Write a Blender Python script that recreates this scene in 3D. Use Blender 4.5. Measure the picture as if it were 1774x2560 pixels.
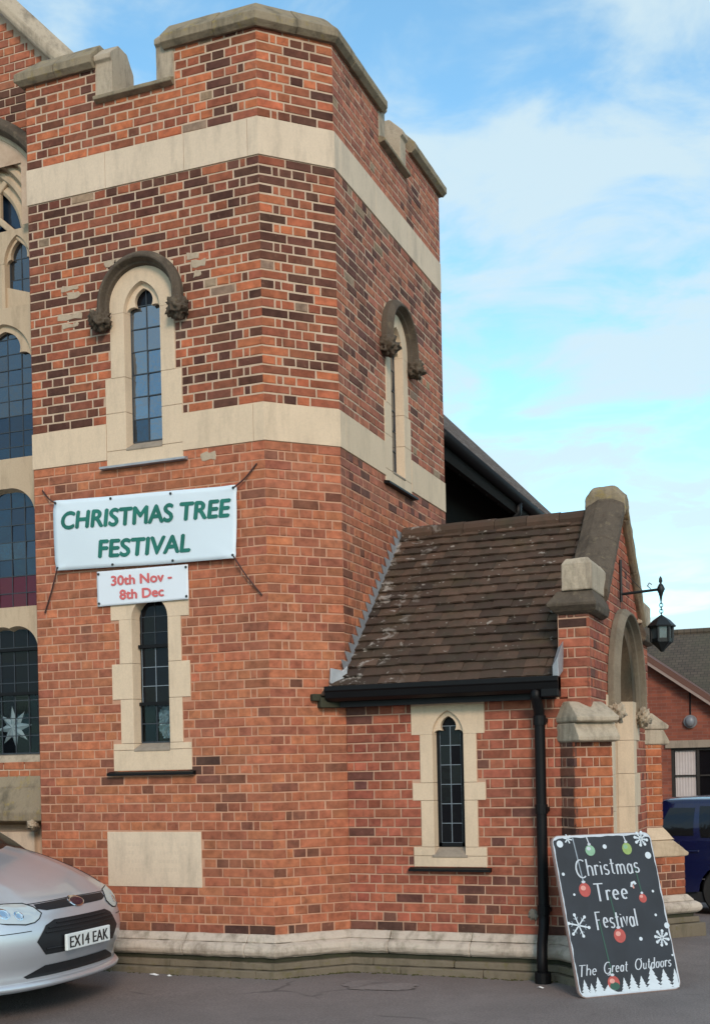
import bpy, bmesh, math, random
from mathutils import Vector, Matrix, noise

# ------------------------------------------------------------------ clear
for o in list(bpy.data.objects):
    bpy.data.objects.remove(o, do_unlink=True)
SC = bpy.context.scene
COL = SC.collection
rnd = random.Random(11)
G = 0.32                      # world height of the top of the plinth (all z below are relative to it)
C45 = 0.4575                  # size of the tower's chamfer in plan
S2 = math.sqrt(0.5)

# ------------------------------------------------------------------ camera
YAW, FOC, ROLL = 0.3754, 3043.09, 0.0215
CAMX, CAMY, CAMZ = 4.1219, -8.6704, 1.315
cam = bpy.data.cameras.new('camera')
cam.sensor_fit = 'VERTICAL'
cam.sensor_height = 36.0
cam.lens = FOC / 2560 * 36.0
cam.shift_y = 636.6 / 2560
cam.clip_start = 0.1
cam.clip_end = 3000
camo = bpy.data.objects.new('camera', cam)
COL.objects.link(camo)
camo.matrix_world = (Matrix.Translation((CAMX, CAMY, CAMZ + G)) @ Matrix.Rotation(YAW, 4, 'Z')
                     @ Matrix.Rotation(math.pi / 2, 4, 'X') @ Matrix.Rotation(-ROLL, 4, 'Z'))
SC.camera = camo

# ------------------------------------------------------------------ sky and sun
SUN_EL, SUN_AZ = math.radians(27), math.radians(148)      # azimuth from +y towards +x
world = bpy.data.worlds.new('World')
SC.world = world
world.use_nodes = True
nt = world.node_tree
nt.nodes.clear()


def wn(t, **kw):
    n = nt.nodes.new(t)
    for k, v in kw.items():
        setattr(n, k, v)
    return n


L = nt.links.new
w_out = wn('ShaderNodeOutputWorld')
w_bg = wn('ShaderNodeBackground')
w_bg.inputs['Strength'].default_value = 0.128
sky = wn('ShaderNodeTexSky', sky_type='NISHITA', sun_disc=False)
sky.sun_elevation = SUN_EL
sky.sun_rotation = SUN_AZ
sky.air_density = 1.0
sky.dust_density = 0.2
sky.ozone_density = 1.0
tc = wn('ShaderNodeTexCoord')
sep = wn('ShaderNodeSeparateXYZ')
L(tc.outputs['Generated'], sep.inputs[0])
addz = wn('ShaderNodeMath', operation='ADD')
addz.inputs[1].default_value = 0.16
mxz = wn('ShaderNodeMath', operation='MAXIMUM')
mxz.inputs[1].default_value = 0.02
L(sep.outputs['Z'], mxz.inputs[0])
L(mxz.outputs[0], addz.inputs[0])
dvx = wn('ShaderNodeMath', operation='DIVIDE')
dvy = wn('ShaderNodeMath', operation='DIVIDE')
L(sep.outputs['X'], dvx.inputs[0]); L(addz.outputs[0], dvx.inputs[1])
L(sep.outputs['Y'], dvy.inputs[0]); L(addz.outputs[0], dvy.inputs[1])
cmb = wn('ShaderNodeCombineXYZ')
L(dvx.outputs[0], cmb.inputs[0]); L(dvy.outputs[0], cmb.inputs[1])
mp = wn('ShaderNodeMapping')
mp.inputs['Rotation'].default_value = (0, 0, math.radians(-28))
mp.inputs['Scale'].default_value = (1.0, 1.15, 1.0)
mp.inputs['Location'].default_value = (1.3, 6.4, 0)
L(cmb.outputs[0], mp.inputs['Vector'])
nz1 = wn('ShaderNodeTexNoise')
nz1.inputs['Scale'].default_value = 3.9
nz1.inputs['Detail'].default_value = 6.0
nz1.inputs['Roughness'].default_value = 0.56
nz1.inputs['Distortion'].default_value = 0.35
L(mp.outputs[0], nz1.inputs['Vector'])
rmp = wn('ShaderNodeValToRGB')
rmp.color_ramp.interpolation = 'EASE'
rmp.color_ramp.elements[0].position = 0.35
rmp.color_ramp.elements[1].position = 0.60
L(nz1.outputs['Fac'], rmp.inputs[0])
tint = wn('ShaderNodeMix', data_type='RGBA', blend_type='MULTIPLY')
tint.inputs[0].default_value = 1.0
tint.inputs[7].default_value = (1.10, 1.50, 1.46, 1)
L(sky.outputs[0], tint.inputs[6])
cmix = wn('ShaderNodeMix', data_type='RGBA', blend_type='MIX')
cmix.inputs[7].default_value = (3.95, 4.85, 5.2, 1)
cfac = wn('ShaderNodeMath', operation='MULTIPLY')
cfac.inputs[1].default_value = 0.86
L(rmp.outputs[0], cfac.inputs[0])
L(cfac.outputs[0], cmix.inputs[0])
L(tint.outputs[2], cmix.inputs[6])
L(cmix.outputs[2], w_bg.inputs['Color'])
L(w_bg.outputs[0], w_out.inputs[0])

sun = bpy.data.lights.new('sun', 'SUN')
sun.energy = 1.5
sun.angle = math.radians(16)
sun.color = (1.0, 0.76, 0.59)
suno = bpy.data.objects.new('sun', sun)
COL.objects.link(suno)
sd = Vector((math.sin(SUN_AZ) * math.cos(SUN_EL), math.cos(SUN_AZ) * math.cos(SUN_EL), math.sin(SUN_EL)))
suno.rotation_euler = sd.to_track_quat('Z', 'Y').to_euler()
suno.location = (8, -12, 14)

SC.view_settings.view_transform = 'Standard'
SC.view_settings.look = 'None'
SC.view_settings.gamma = 1.0
SC.view_settings.exposure = 0.47
SC.view_settings.use_curve_mapping = False
SC.cycles.use_denoising = True
SC.cycles.max_bounces = 6


# ------------------------------------------------------------------ materials
def new_mat(name):
    m = bpy.data.materials.new(name)
    m.use_nodes = True
    t = m.node_tree
    t.nodes.clear()
    o = t.nodes.new('ShaderNodeOutputMaterial')
    p = t.nodes.new('ShaderNodeBsdfPrincipled')
    t.links.new(p.outputs[0], o.inputs[0])
    return m, t, p


def nd(t, typ, **kw):
    n = t.nodes.new(typ)
    for k, v in kw.items():
        if k.startswith('i_'):
            n.inputs[k[2:].replace('_', ' ')].default_value = v
        else:
            setattr(n, k, v)
    return n


def pos(t):
    return nd(t, 'ShaderNodeNewGeometry').outputs['Position']


def noise_node(t, vec, scale, detail=4.0, rough=0.55, dist=0.0):
    n = nd(t, 'ShaderNodeTexNoise')
    n.inputs['Scale'].default_value = scale
    n.inputs['Detail'].default_value = detail
    n.inputs['Roughness'].default_value = rough
    n.inputs['Distortion'].default_value = dist
    t.links.new(vec, n.inputs['Vector'])
    return n.outputs['Fac']


def ramp(t, fac, p0, p1, c0=(0, 0, 0, 1), c1=(1, 1, 1, 1)):
    r = nd(t, 'ShaderNodeValToRGB')
    r.color_ramp.elements[0].position = p0
    r.color_ramp.elements[1].position = p1
    r.color_ramp.elements[0].color = c0
    r.color_ramp.elements[1].color = c1
    t.links.new(fac, r.inputs[0])
    return r.outputs[0]


def mix(t, fac, a, b, mode='MIX'):
    m = nd(t, 'ShaderNodeMix', data_type='RGBA', blend_type=mode)
    for sock, v in ((m.inputs[0], fac), (m.inputs[6], a), (m.inputs[7], b)):
        if hasattr(v, 'is_linked') or hasattr(v, 'links'):
            t.links.new(v, sock)
        elif isinstance(v, (int, float)):
            sock.default_value = v
        else:
            sock.default_value = tuple(v) + ((1,) if len(v) == 3 else ())
    return m.outputs[2]


def mul(t, a, k):
    m = nd(t, 'ShaderNodeMath', operation='MULTIPLY')
    t.links.new(a, m.inputs[0])
    if isinstance(k, (int, float)):
        m.inputs[1].default_value = k
    else:
        t.links.new(k, m.inputs[1])
    return m.outputs[0]


def bump(t, p, h, strength=0.3, dist=0.01):
    b = nd(t, 'ShaderNodeBump')
    b.inputs['Strength'].default_value = strength
    b.inputs['Distance'].default_value = dist
    t.links.new(h, b.inputs['Height'])
    t.links.new(b.outputs[0], p.inputs['Normal'])


def plain(name, col, rough=0.6, metal=0.0, var=0.12, scale=6.0, spec=0.5, bmp=0.0, coat=0.0):
    m, t, p = new_mat(name)
    v = pos(t)
    n = noise_node(t, v, scale, 5)
    c = mix(t, n, [x * (1 - var) for x in col], [min(1, x * (1 + var)) for x in col])
    t.links.new(c, p.inputs['Base Color'])
    p.inputs['Roughness'].default_value = rough
    p.inputs['Metallic'].default_value = metal
    p.inputs['Specular IOR Level'].default_value = spec
    if coat:
        p.inputs['Coat Weight'].default_value = coat
        p.inputs['Coat Roughness'].default_value = 0.05
    if bmp:
        bump(t, p, noise_node(t, v, 90, 4), bmp, 0.004)
    return m


def brick_mat():
    m, t, p = new_mat('brick')
    v = pos(t)
    at = nd(t, 'ShaderNodeAttribute', attribute_name='tint')
    oi = nd(t, 'ShaderNodeObjectInfo')
    c = mix(t, 1.0, at.outputs['Color'], oi.outputs['Color'], 'MULTIPLY')
    n1 = noise_node(t, v, 14, 5, 0.6)
    c = mix(t, 1.0, c, ramp(t, n1, 0.25, 0.75, (0.60, 0.58, 0.57, 1), (1.36, 1.34, 1.32, 1)), 'MULTIPLY')
    burn = ramp(t, noise_node(t, v, 11.0, 4, 0.65, 0.8), 0.57, 0.72)
    c = mix(t, mul(t, burn, 0.40), c, (0.095, 0.045, 0.033))
    dust = ramp(t, noise_node(t, v, 2.2, 6, 0.65), 0.45, 0.75)
    smear = ramp(t, noise_node(t, v, 26, 5, 0.7, 0.5), 0.60, 0.74)
    c = mix(t, mul(t, smear, 0.24), c, (0.50, 0.29, 0.19))
    soot = ramp(t, noise_node(t, v, 1.1, 5, 0.7, 0.4), 0.50, 0.78)
    c = mix(t, mul(t, dust, 0.14), c, (0.46, 0.24, 0.155))
    c = mix(t, mul(t, soot, 0.14), c, (0.10, 0.05, 0.036))
    t.links.new(c, p.inputs['Base Color'])
    p.inputs['Roughness'].default_value = 0.88
    p.inputs['Specular IOR Level'].default_value = 0.25
    bump(t, p, noise_node(t, v, 120, 5, 0.7), 0.35, 0.004)
    return m


def mortar_mat(name, c0, c1):
    m, t, p = new_mat(name)
    v = pos(t)
    c = mix(t, ramp(t, noise_node(t, v, 5, 6, 0.7), 0.3, 0.7), c0, c1)
    t.links.new(c, p.inputs['Base Color'])
    p.inputs['Roughness'].default_value = 0.95
    p.inputs['Specular IOR Level'].default_value = 0.15
    bump(t, p, noise_node(t, v, 160, 4), 0.4, 0.003)
    return m


def stone_mat(name, col, dark, amount=0.25, spot=0.0, spotcol=(0.3, 0.28, 0.1), grain=0.2):
    m, t, p = new_mat(name)
    v = pos(t)
    n = noise_node(t, v, 2.4, 6, 0.62, 0.2)
    c = mix(t, n, [x * 0.88 for x in col], [min(1, x * 1.1) for x in col])
    mpn = nd(t, 'ShaderNodeMapping')
    mpn.inputs['Scale'].default_value = (5.0, 5.0, 1.3)
    t.links.new(v, mpn.inputs['Vector'])
    st = ramp(t, noise_node(t, mpn.outputs[0], 1.5, 6, 0.7), 0.48, 0.74)
    c = mix(t, mul(t, st, amount), c, dark)
    if spot:
        sp = ramp(t, noise_node(t, v, 11, 5, 0.7), 0.56, 0.66)
        c = mix(t, mul(t, sp, spot), c, spotcol)
    fine = ramp(t, noise_node(t, v, 70, 4, 0.7), 0.2, 0.8, (0.9, 0.9, 0.9, 1), (1.08, 1.08, 1.08, 1))
    c = mix(t, 1.0, c, fine, 'MULTIPLY')
    t.links.new(c, p.inputs['Base Color'])
    p.inputs['Roughness'].default_value = 0.9
    p.inputs['Specular IOR Level'].default_value = 0.2
    bump(t, p, noise_node(t, v, 60, 6, 0.7), grain, 0.006)
    return m


def tile_mat():
    m, t, p = new_mat('roof_tile')
    v = pos(t)
    oi = nd(t, 'ShaderNodeObjectInfo')
    c = mix(t, oi.outputs['Random'], (0.046, 0.030, 0.023), (0.125, 0.074, 0.051))
    n = noise_node(t, v, 7, 6, 0.65)
    c = mix(t, mul(t, ramp(t, n, 0.40, 0.75), 0.8), c, (0.050, 0.042, 0.028))
    moss = ramp(t, noise_node(t, v, 3.2, 5, 0.6), 0.55, 0.75)
    c = mix(t, mul(t, moss, 0.5), c, (0.090, 0.068, 0.032))
    lich = ramp(t, noise_node(t, v, 17, 3, 0.5, 0.3), 0.665, 0.71)
    sx = nd(t, 'ShaderNodeSeparateXYZ')
    t.links.new(v, sx.inputs[0])
    mr = nd(t, 'ShaderNodeMapRange')
    mr.inputs['From Min'].default_value = 0.45
    mr.inputs['From Max'].default_value = 1.05
    mr.inputs['To Min'].default_value = 1.0
    mr.inputs['To Max'].default_value = 0.0
    t.links.new(sx.outputs[0], mr.inputs['Value'])
    big = ramp(t, noise_node(t, v, 8, 4, 0.6, 0.4), 0.57, 0.64)
    c = mix(t, mul(t, lich, 0.55), c, (0.42, 0.38, 0.33))
    c = mix(t, mul(t, mul(t, big, mr.outputs[0]), 0.75), c, (0.42, 0.38, 0.34))
    t.links.new(c, p.inputs['Base Color'])
    p.inputs['Roughness'].default_value = 0.85
    p.inputs['Specular IOR Level'].default_value = 0.25
    bump(t, p, noise_node(t, v, 55, 6, 0.7), 0.5, 0.006)
    return m


def asphalt_mat(name='asphalt', c0=(0.150, 0.126, 0.118), c1=(0.225, 0.192, 0.180)):
    m, t, p = new_mat(name)
    v = pos(t)
    big = noise_node(t, v, 0.8, 7, 0.65)
    c = mix(t, ramp(t, big, 0.3, 0.7), c0, c1)
    fine = noise_node(t, v, 62, 4, 0.75)
    c = mix(t, 1.0, c, ramp(t, fine, 0.2, 0.8, (0.55, 0.55, 0.55, 1), (1.55, 1.53, 1.52, 1)), 'MULTIPLY')
    vo = nd(t, 'ShaderNodeTexVoronoi', feature='DISTANCE_TO_EDGE')
    vo.inputs['Scale'].default_value = 0.75
    wob = nd(t, 'ShaderNodeTexNoise')
    wob.inputs['Scale'].default_value = 2.5
    t.links.new(v, wob.inputs['Vector'])
    wv = mix(t, 0.22, v, wob.outputs['Color'])
    t.links.new(wv, vo.inputs['Vector'])
    cr = ramp(t, vo.outputs['Distance'], 0.004, 0.012, (1, 1, 1, 1), (0, 0, 0, 1))
    gate = ramp(t, noise_node(t, v, 0.9, 3), 0.52, 0.60)
    c = mix(t, mul(t, mul(t, cr, gate), 0.5), c, (0.045, 0.038, 0.035))
    wet = ramp(t, noise_node(t, v, 1.7, 4), 0.55, 0.8)
    c = mix(t, mul(t, wet, 0.35), c, (0.09, 0.075, 0.07))
    t.links.new(c, p.inputs['Base Color'])
    p.inputs['Roughness'].default_value = 0.86
    bump(t, p, fine, 1.0, 0.010)
    return m


def glass_mat(name, refl, col=(0.012, 0.014, 0.018), rough=0.04, tint=(0.55, 0.72, 0.95)):
    m, t, p = new_mat(name)
    v = pos(t)
    p.inputs['Base Color'].default_value = (*col, 1)
    p.inputs['Roughness'].default_value = 0.12
    p.inputs['Specular IOR Level'].default_value = 0.12
    g = nd(t, 'ShaderNodeBsdfGlossy')
    g.inputs['Color'].default_value = (*tint, 1)
    g.inputs['Roughness'].default_value = rough
    b = nd(t, 'ShaderNodeBump')
    b.inputs['Strength'].default_value = 0.14
    b.inputs['Distance'].default_value = 0.02
    t.links.new(noise_node(t, v, 9, 3), b.inputs['Height'])
    t.links.new(b.outputs[0], g.inputs['Normal'])
    ms = nd(t, 'ShaderNodeMixShader')
    ms.inputs[0].default_value = refl
    out = [n for n in t.nodes if n.type == 'OUTPUT_MATERIAL'][0]
    t.links.new(p.outputs[0], ms.inputs[1])
    t.links.new(g.outputs[0], ms.inputs[2])
    t.links.new(ms.outputs[0], out.inputs[0])
    return m


def wall_brick_mat(name, scale=1.0, c1=(0.33, 0.10, 0.055), c2=(0.22, 0.07, 0.045), mort=(0.30, 0.17, 0.12)):
    m, t, p = new_mat(name)
    tcn = nd(t, 'ShaderNodeTexCoord')
    sx = nd(t, 'ShaderNodeSeparateXYZ')
    t.links.new(tcn.outputs['Object'], sx.inputs[0])
    ad = nd(t, 'ShaderNodeMath', operation='ADD')
    t.links.new(sx.outputs[0], ad.inputs[0]); t.links.new(sx.outputs[1], ad.inputs[1])
    cb = nd(t, 'ShaderNodeCombineXYZ')
    t.links.new(ad.outputs[0], cb.inputs[0]); t.links.new(sx.outputs[2], cb.inputs[1])
    br = nd(t, 'ShaderNodeTexBrick')
    br.inputs['Color1'].default_value = (*c1, 1)
    br.inputs['Color2'].default_value = (*c2, 1)
    br.inputs['Mortar'].default_value = (*mort, 1)
    br.inputs['Scale'].default_value = 1.0
    br.inputs['Brick Width'].default_value = 0.225
    br.inputs['Row Height'].default_value = 0.075
    br.inputs['Mortar Size'].default_value = 0.005
    t.links.new(cb.outputs[0], br.inputs['Vector'])
    n = noise_node(t, pos(t), 3, 5)
    c = mix(t, 1.0, br.outputs['Color'], ramp(t, n, 0.25, 0.75, (0.75, 0.75, 0.75, 1), (1.2, 1.2, 1.2, 1)), 'MULTIPLY')
    t.links.new(c, p.inputs['Base Color'])
    p.inputs['Roughness'].default_value = 0.9
    bump(t, p, br.outputs['Fac'], -0.4, 0.006)
    return m


M = {}
M['brick'] = brick_mat()
M['mortar_up'] = mortar_mat('mortar_upper', (0.43, 0.31, 0.22), (0.60, 0.46, 0.345))
M['mortar_lo'] = mortar_mat('mortar_lower', (0.43, 0.225, 0.148), (0.56, 0.325, 0.22))
M['mortar_porch'] = mortar_mat('mortar_porch', (0.41, 0.245, 0.17), (0.52, 0.335, 0.24))
M['stone'] = stone_mat('limestone', (0.66, 0.52, 0.375), (0.36, 0.29, 0.21), 0.45)
M['stone_band'] = stone_mat('limestone_band', (0.66, 0.535, 0.405), (0.33, 0.275, 0.215), 0.55)
M['stone_repair'] = stone_mat('lime_repair', (0.46, 0.37, 0.27), (0.28, 0.17, 0.12), 0.8, 0.5, (0.30, 0.17, 0.12), 0.5)
M['stone_tan'] = stone_mat('limestone_tan', (0.53, 0.415, 0.29), (0.24, 0.18, 0.12), 0.6)
M['stone_mid'] = stone_mat('grey_sandstone', (0.21, 0.175, 0.13), (0.09, 0.075, 0.055), 0.6, 0.3, (0.3, 0.25, 0.17), 0.5)
M['stone_brown_shaded'] = stone_mat('shaded_brown_sandstone', (0.14, 0.10, 0.065), (0.05, 0.037, 0.026), 0.6, 0.3, (0.3, 0.24, 0.15), 0.5)
M['stone_grey'] = stone_mat('weathered_stone', (0.285, 0.232, 0.160), (0.07, 0.064, 0.048), 0.8, 0.55, (0.33, 0.25, 0.085), 0.9)
M['stone_hood'] = stone_mat('sooty_stone', (0.112, 0.088, 0.066), (0.032, 0.026, 0.021), 0.7, 0.35, (0.25, 0.20, 0.13), 0.9)
M['stone_sill'] = stone_mat('stained_stone', (0.32, 0.265, 0.21), (0.16, 0.135, 0.112), 0.7, 0.2, (0.45, 0.4, 0.3), 0.3)
M['stone_pale'] = stone_mat('pale_weathered_stone', (0.45, 0.372, 0.28), (0.125, 0.105, 0.08), 0.85, 0.4, (0.28, 0.245, 0.18), 0.8)
M['plinth'] = stone_mat('limewashed_stone', (0.53, 0.455, 0.38), (0.155, 0.125, 0.092), 0.85, 0.45, (0.26, 0.24, 0.17), 0.6)
M['slab'] = stone_mat('mossy_slab', (0.175, 0.145, 0.105), (0.06, 0.055, 0.035), 0.6, 0.5, (0.12, 0.105, 0.03), 0.5)
M['moss_dark'] = stone_mat('mossy_joint', (0.05, 0.05, 0.033), (0.02, 0.022, 0.014), 0.6, 0.3, (0.05, 0.07, 0.02), 0.6)
M['tile'] = tile_mat()
M['asphalt'] = asphalt_mat()
M['patch'] = asphalt_mat('asphalt_patch', (0.195, 0.168, 0.158), (0.25, 0.215, 0.20))
M['black'] = plain('black_paint', (0.0045, 0.0045, 0.0055), 0.5, 0, 0.2, 8, 0.22, 0.15)
M['room'] = plain('dark_room', (0.006, 0.006, 0.006), 0.95, 0, 0.1, 3, 0.0)
M['blackrough'] = plain('dark_timber_shade', (0.008, 0.007, 0.006), 0.85, 0, 0.3, 8, 0.1, 0.3)
M['lead'] = plain('lead_sheet', (0.36, 0.37, 0.39), 0.5, 0.3, 0.35, 12, 0.5, 0.3)
M['came'] = plain('lead_came', (0.040, 0.050, 0.062), 0.55, 0.2, 0.2, 10)
M['came_pale'] = plain('lead_came_pale', (0.22, 0.26, 0.30), 0.55, 0.3, 0.2, 10)
M['glass_sky'] = glass_mat('glass_reflecting', 0.34, (0.012, 0.014, 0.018), 0.06, (0.60, 0.68, 0.78))
M['glass_dark'] = glass_mat('glass_dark', 0.006, (0.007, 0.007, 0.009))
M['glass_nave'] = glass_mat('glass_nave', 0.16, (0.012, 0.014, 0.018), 0.08, (0.58, 0.66, 0.76))
M['glass_nave_dark'] = glass_mat('glass_nave_dark', 0.10)
M['glass_red'] = glass_mat('glass_red', 0.05, (0.075, 0.006, 0.016), 0.1, (0.7, 0.4, 0.45))
M['iron'] = plain('wrought_iron', (0.012, 0.016, 0.018), 0.5, 0.3, 0.2, 10)
M['banner'] = plain('banner_vinyl', (0.66, 0.76, 0.83), 0.5, 0, 0.03, 3, 0.4)
M['banner2'] = plain('banner_vinyl_small', (0.70, 0.76, 0.82), 0.5, 0, 0.03, 3, 0.4)
M['green_ink'] = plain('green_ink', (0.010, 0.15, 0.115), 0.5, 0, 0.45, 7)
M['red_ink'] = plain('red_ink', (0.62, 0.13, 0.13), 0.5, 0, 0.2, 9)
M['cord'] = plain('brown_cord', (0.055, 0.020, 0.016), 0.7)
M['eyelet'] = plain('brass_eyelet', (0.05, 0.05, 0.05), 0.4, 0.6)
M['white'] = plain('white_paint', (0.75, 0.76, 0.76), 0.6)


# ------------------------------------------------------------------ object helpers
ORG = {}


def origin_of(o):
    return ORG.get(o.name, Vector((0, 0, 0))) if o else Vector((0, 0, 0))


def tag(o, label=None, cat=None, group=None, kind=None):
    for k, v in (('label', label), ('category', cat), ('group', group), ('kind', kind)):
        if v:
            o[k] = v
    return o


def empty(name, loc=(0, 0, 0), parent=None, rel=True):
    """An Empty at a thing's or part's base; loc in scene coordinates (z relative to the plinth top)."""
    o = bpy.data.objects.new(name, None)
    o.empty_display_size = 0.2
    COL.objects.link(o)
    w = Vector(loc) + Vector((0, 0, G if rel else 0))
    if parent:
        o.parent = parent
        o.location = w - origin_of(parent)
    else:
        o.location = w
    ORG[o.name] = w
    return o


WORN = []


def worn_tex():
    if not WORN:
        t = bpy.data.textures.new('worn', 'CLOUDS')
        t.noise_scale = 0.07
        t.noise_depth = 3
        WORN.append(t)
    return WORN[0]


class MB:
    def __init__(self):
        self.v, self.f, self.c, self.m = [], [], [], []

    def add(self, vs, fs, col=None, mat=0):
        b = len(self.v)
        self.v += [tuple(x) for x in vs]
        for f in fs:
            self.f.append(tuple(b + i for i in f))
            self.c.append(col)
            self.m.append(mat)
        return self

    def box(self, x0, x1, y0, y1, z0, z1, mat=0):
        vs = [(x, y, z) for z in (z0, z1) for y in (y0, y1) for x in (x0, x1)]
        return self.add(vs, [(0, 2, 3, 1), (4, 5, 7, 6), (0, 1, 5, 4), (2, 6, 7, 3), (0, 4, 6, 2), (1, 3, 7, 5)], None, mat)

    def hexa(self, b, t, mat=0):
        """b, t: four bottom and four top corners, counter-clockwise seen from above."""
        return self.add(list(b) + list(t), [(3, 2, 1, 0), (4, 5, 6, 7), (0, 1, 5, 4), (1, 2, 6, 5), (2, 3, 7, 6), (3, 0, 4, 7)], None, mat)

    def loft(self, rings, closed=True, caps=True, mat=0):
        n = len(rings[0])
        vs = [p for r in rings for p in r]
        fs = []
        for i in range(len(rings) - 1):
            for j in range(n if closed else n - 1):
                k = (j + 1) % n
                fs.append((i * n + j, i * n + k, (i + 1) * n + k, (i + 1) * n + j))
        if caps:
            fs.append(tuple(range(n))[::-1])
            fs.append(tuple(range((len(rings) - 1) * n, len(rings) * n)))
        return self.add(vs, fs, None, mat)

    def tube(self, pts, r, n=8, mat=0, caps=True):
        pts = [Vector(p) for p in pts]
        rings = []
        up0 = None
        for i, p in enumerate(pts):
            d = (pts[min(i + 1, len(pts) - 1)] - pts[max(i - 1, 0)]).normalized()
            if up0 is None:
                up0 = Vector((0, 0, 1)) if abs(d.z) < 0.9 else Vector((1, 0, 0))
            a = d.cross(up0).normalized()
            b = a.cross(d).normalized()
            up0 = b
            rr = r[i] if isinstance(r, (list, tuple)) else r
            rings.append([p + (a * math.cos(2 * math.pi * k / n) + b * math.sin(2 * math.pi * k / n)) * rr for k in range(n)])
        return self.loft(rings, True, caps, mat)

    def build(self, name, mats, parent=None, smooth=False, bevel=0.0, subsurf=0, solid=0.0, rel=True, fix=True, weld=False, rough=0.0):
        me = bpy.data.meshes.new(name)
        o = origin_of(parent)
        dz = G if rel else 0.0
        me.from_pydata([(x - o.x, y - o.y, z + dz - o.z) for x, y, z in self.v], [], self.f)
        if not isinstance(mats, (list, tuple)):
            mats = [mats]
        for mt in mats:
            me.materials.append(mt)
        if any(self.m):
            me.polygons.foreach_set('material_index', self.m)
        if any(c is not None for c in self.c):
            at = me.color_attributes.new('tint', 'FLOAT_COLOR', 'CORNER')
            k = 0
            buf = []
            for poly in me.polygons:
                c = self.c[poly.index] or (1, 1, 1)
                buf += [c[0], c[1], c[2], 1.0] * poly.loop_total
            at.data.foreach_set('color', buf)
        if fix:
            bm = bmesh.new()
            bm.from_mesh(me)
            if weld:
                bmesh.ops.remove_doubles(bm, verts=bm.verts, dist=1e-5)
            bmesh.ops.recalc_face_normals(bm, faces=bm.faces)
            bm.to_mesh(me)
            bm.free()
        if smooth:
            me.polygons.foreach_set('use_smooth', [True] * len(me.polygons))
        me.update()
        ob = bpy.data.objects.new(name, me)
        COL.objects.link(ob)
        if parent:
            ob.parent = parent
        ORG[ob.name] = Vector(o)
        if bevel:
            b = ob.modifiers.new('bevel', 'BEVEL')
            b.width = bevel
            b.segments = 2
            b.limit_method = 'ANGLE'
            b.angle_limit = math.radians(35)
        if rough:
            s = ob.modifiers.new('cut', 'SUBSURF')
            s.subdivision_type = 'SIMPLE'
            s.levels = s.render_levels = 3
            dm = ob.modifiers.new('worn', 'DISPLACE')
            dm.texture = worn_tex()
            dm.texture_coords = 'GLOBAL'
            dm.strength = rough
            dm.mid_level = 0.5
        if solid:
            s = ob.modifiers.new('solid', 'SOLIDIFY')
            s.thickness = solid
        if subsurf:
            s = ob.modifiers.new('sub', 'SUBSURF')
            s.levels = s.render_levels = subsurf
        return ob


class Frame:
    """A wall face: u along the wall, d out of the wall, z up."""
    def __init__(self, ox, oy, ux, uy):
        self.o = (ox, oy)
        self.u = (ux, uy)
        self.n = (uy, -ux)
        self.ang = math.atan2(uy, ux)

    def p(self, u, d, z):
        return (self.o[0] + u * self.u[0] + d * self.n[0], self.o[1] + u * self.u[1] + d * self.n[1], z)


TW = 2.175            # tower front width (left of the chamfer)
TD = 2.8487           # tower side depth
PX = 2.43             # porch gable plane
PY = 3.48             # far wall of the porch
FR = Frame(0, 0, 1, 0)
CH = Frame(0, 0, S2, S2)
RT = Frame(C45, C45, 0, 1)
PO = Frame(C45, C45, 1, 0)
GA = Frame(PX, C45, 0, 1)
NV = Frame(-TW, 0.35, 1, 0)

CAMV = Vector((CAMX, CAMY, CAMZ))
VR = Vector((math.cos(YAW), math.sin(YAW), 0))
VF = Vector((-math.sin(YAW), math.cos(YAW), 0))


def fbox(mb, fr, u0, u1, d0, d1, z0, z1, mat=0):
    b = [fr.p(u0, d1, z0), fr.p(u1, d1, z0), fr.p(u1, d0, z0), fr.p(u0, d0, z0)]
    t = [fr.p(u0, d1, z1), fr.p(u1, d1, z1), fr.p(u1, d0, z1), fr.p(u0, d0, z1)]
    return mb.hexa(b, t, mat)


def fprism(mb, fr, poly, z0, z1, mat=0):
    """poly: (u, d) outline, extruded from z0 to z1."""
    return mb.loft([[fr.p(u, d, z0) for u, d in poly], [fr.p(u, d, z1) for u, d in poly]], True, True, mat)


def fplate(mb, fr, poly, d0, d1, mat=0):
    """poly: (u, z) outline, extruded from depth d0 to d1."""
    return mb.loft([[fr.p(u, d0, z) for u, z in poly], [fr.p(u, d1, z) for u, z in poly]], True, True, mat)


def panel(mb, fr, u0, u1, z0, z1, holes, d, mat=0):
    us = sorted({u0, u1, *[min(max(h[k], u0), u1) for h in holes for k in (0, 1)]})
    zs = sorted({z0, z1, *[min(max(h[k], z0), z1) for h in holes for k in (2, 3)]})
    for a, b in zip(us, us[1:]):
        for c, e in zip(zs, zs[1:]):
            mu, mz = (a + b) / 2, (c + e) / 2
            if any(h[0] < mu < h[1] and h[2] < mz < h[3] for h in holes):
                continue
            mb.add([fr.p(a, d, c), fr.p(b, d, c), fr.p(b, d, e), fr.p(a, d, e)], [(0, 1, 2, 3)], None, mat)


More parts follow.
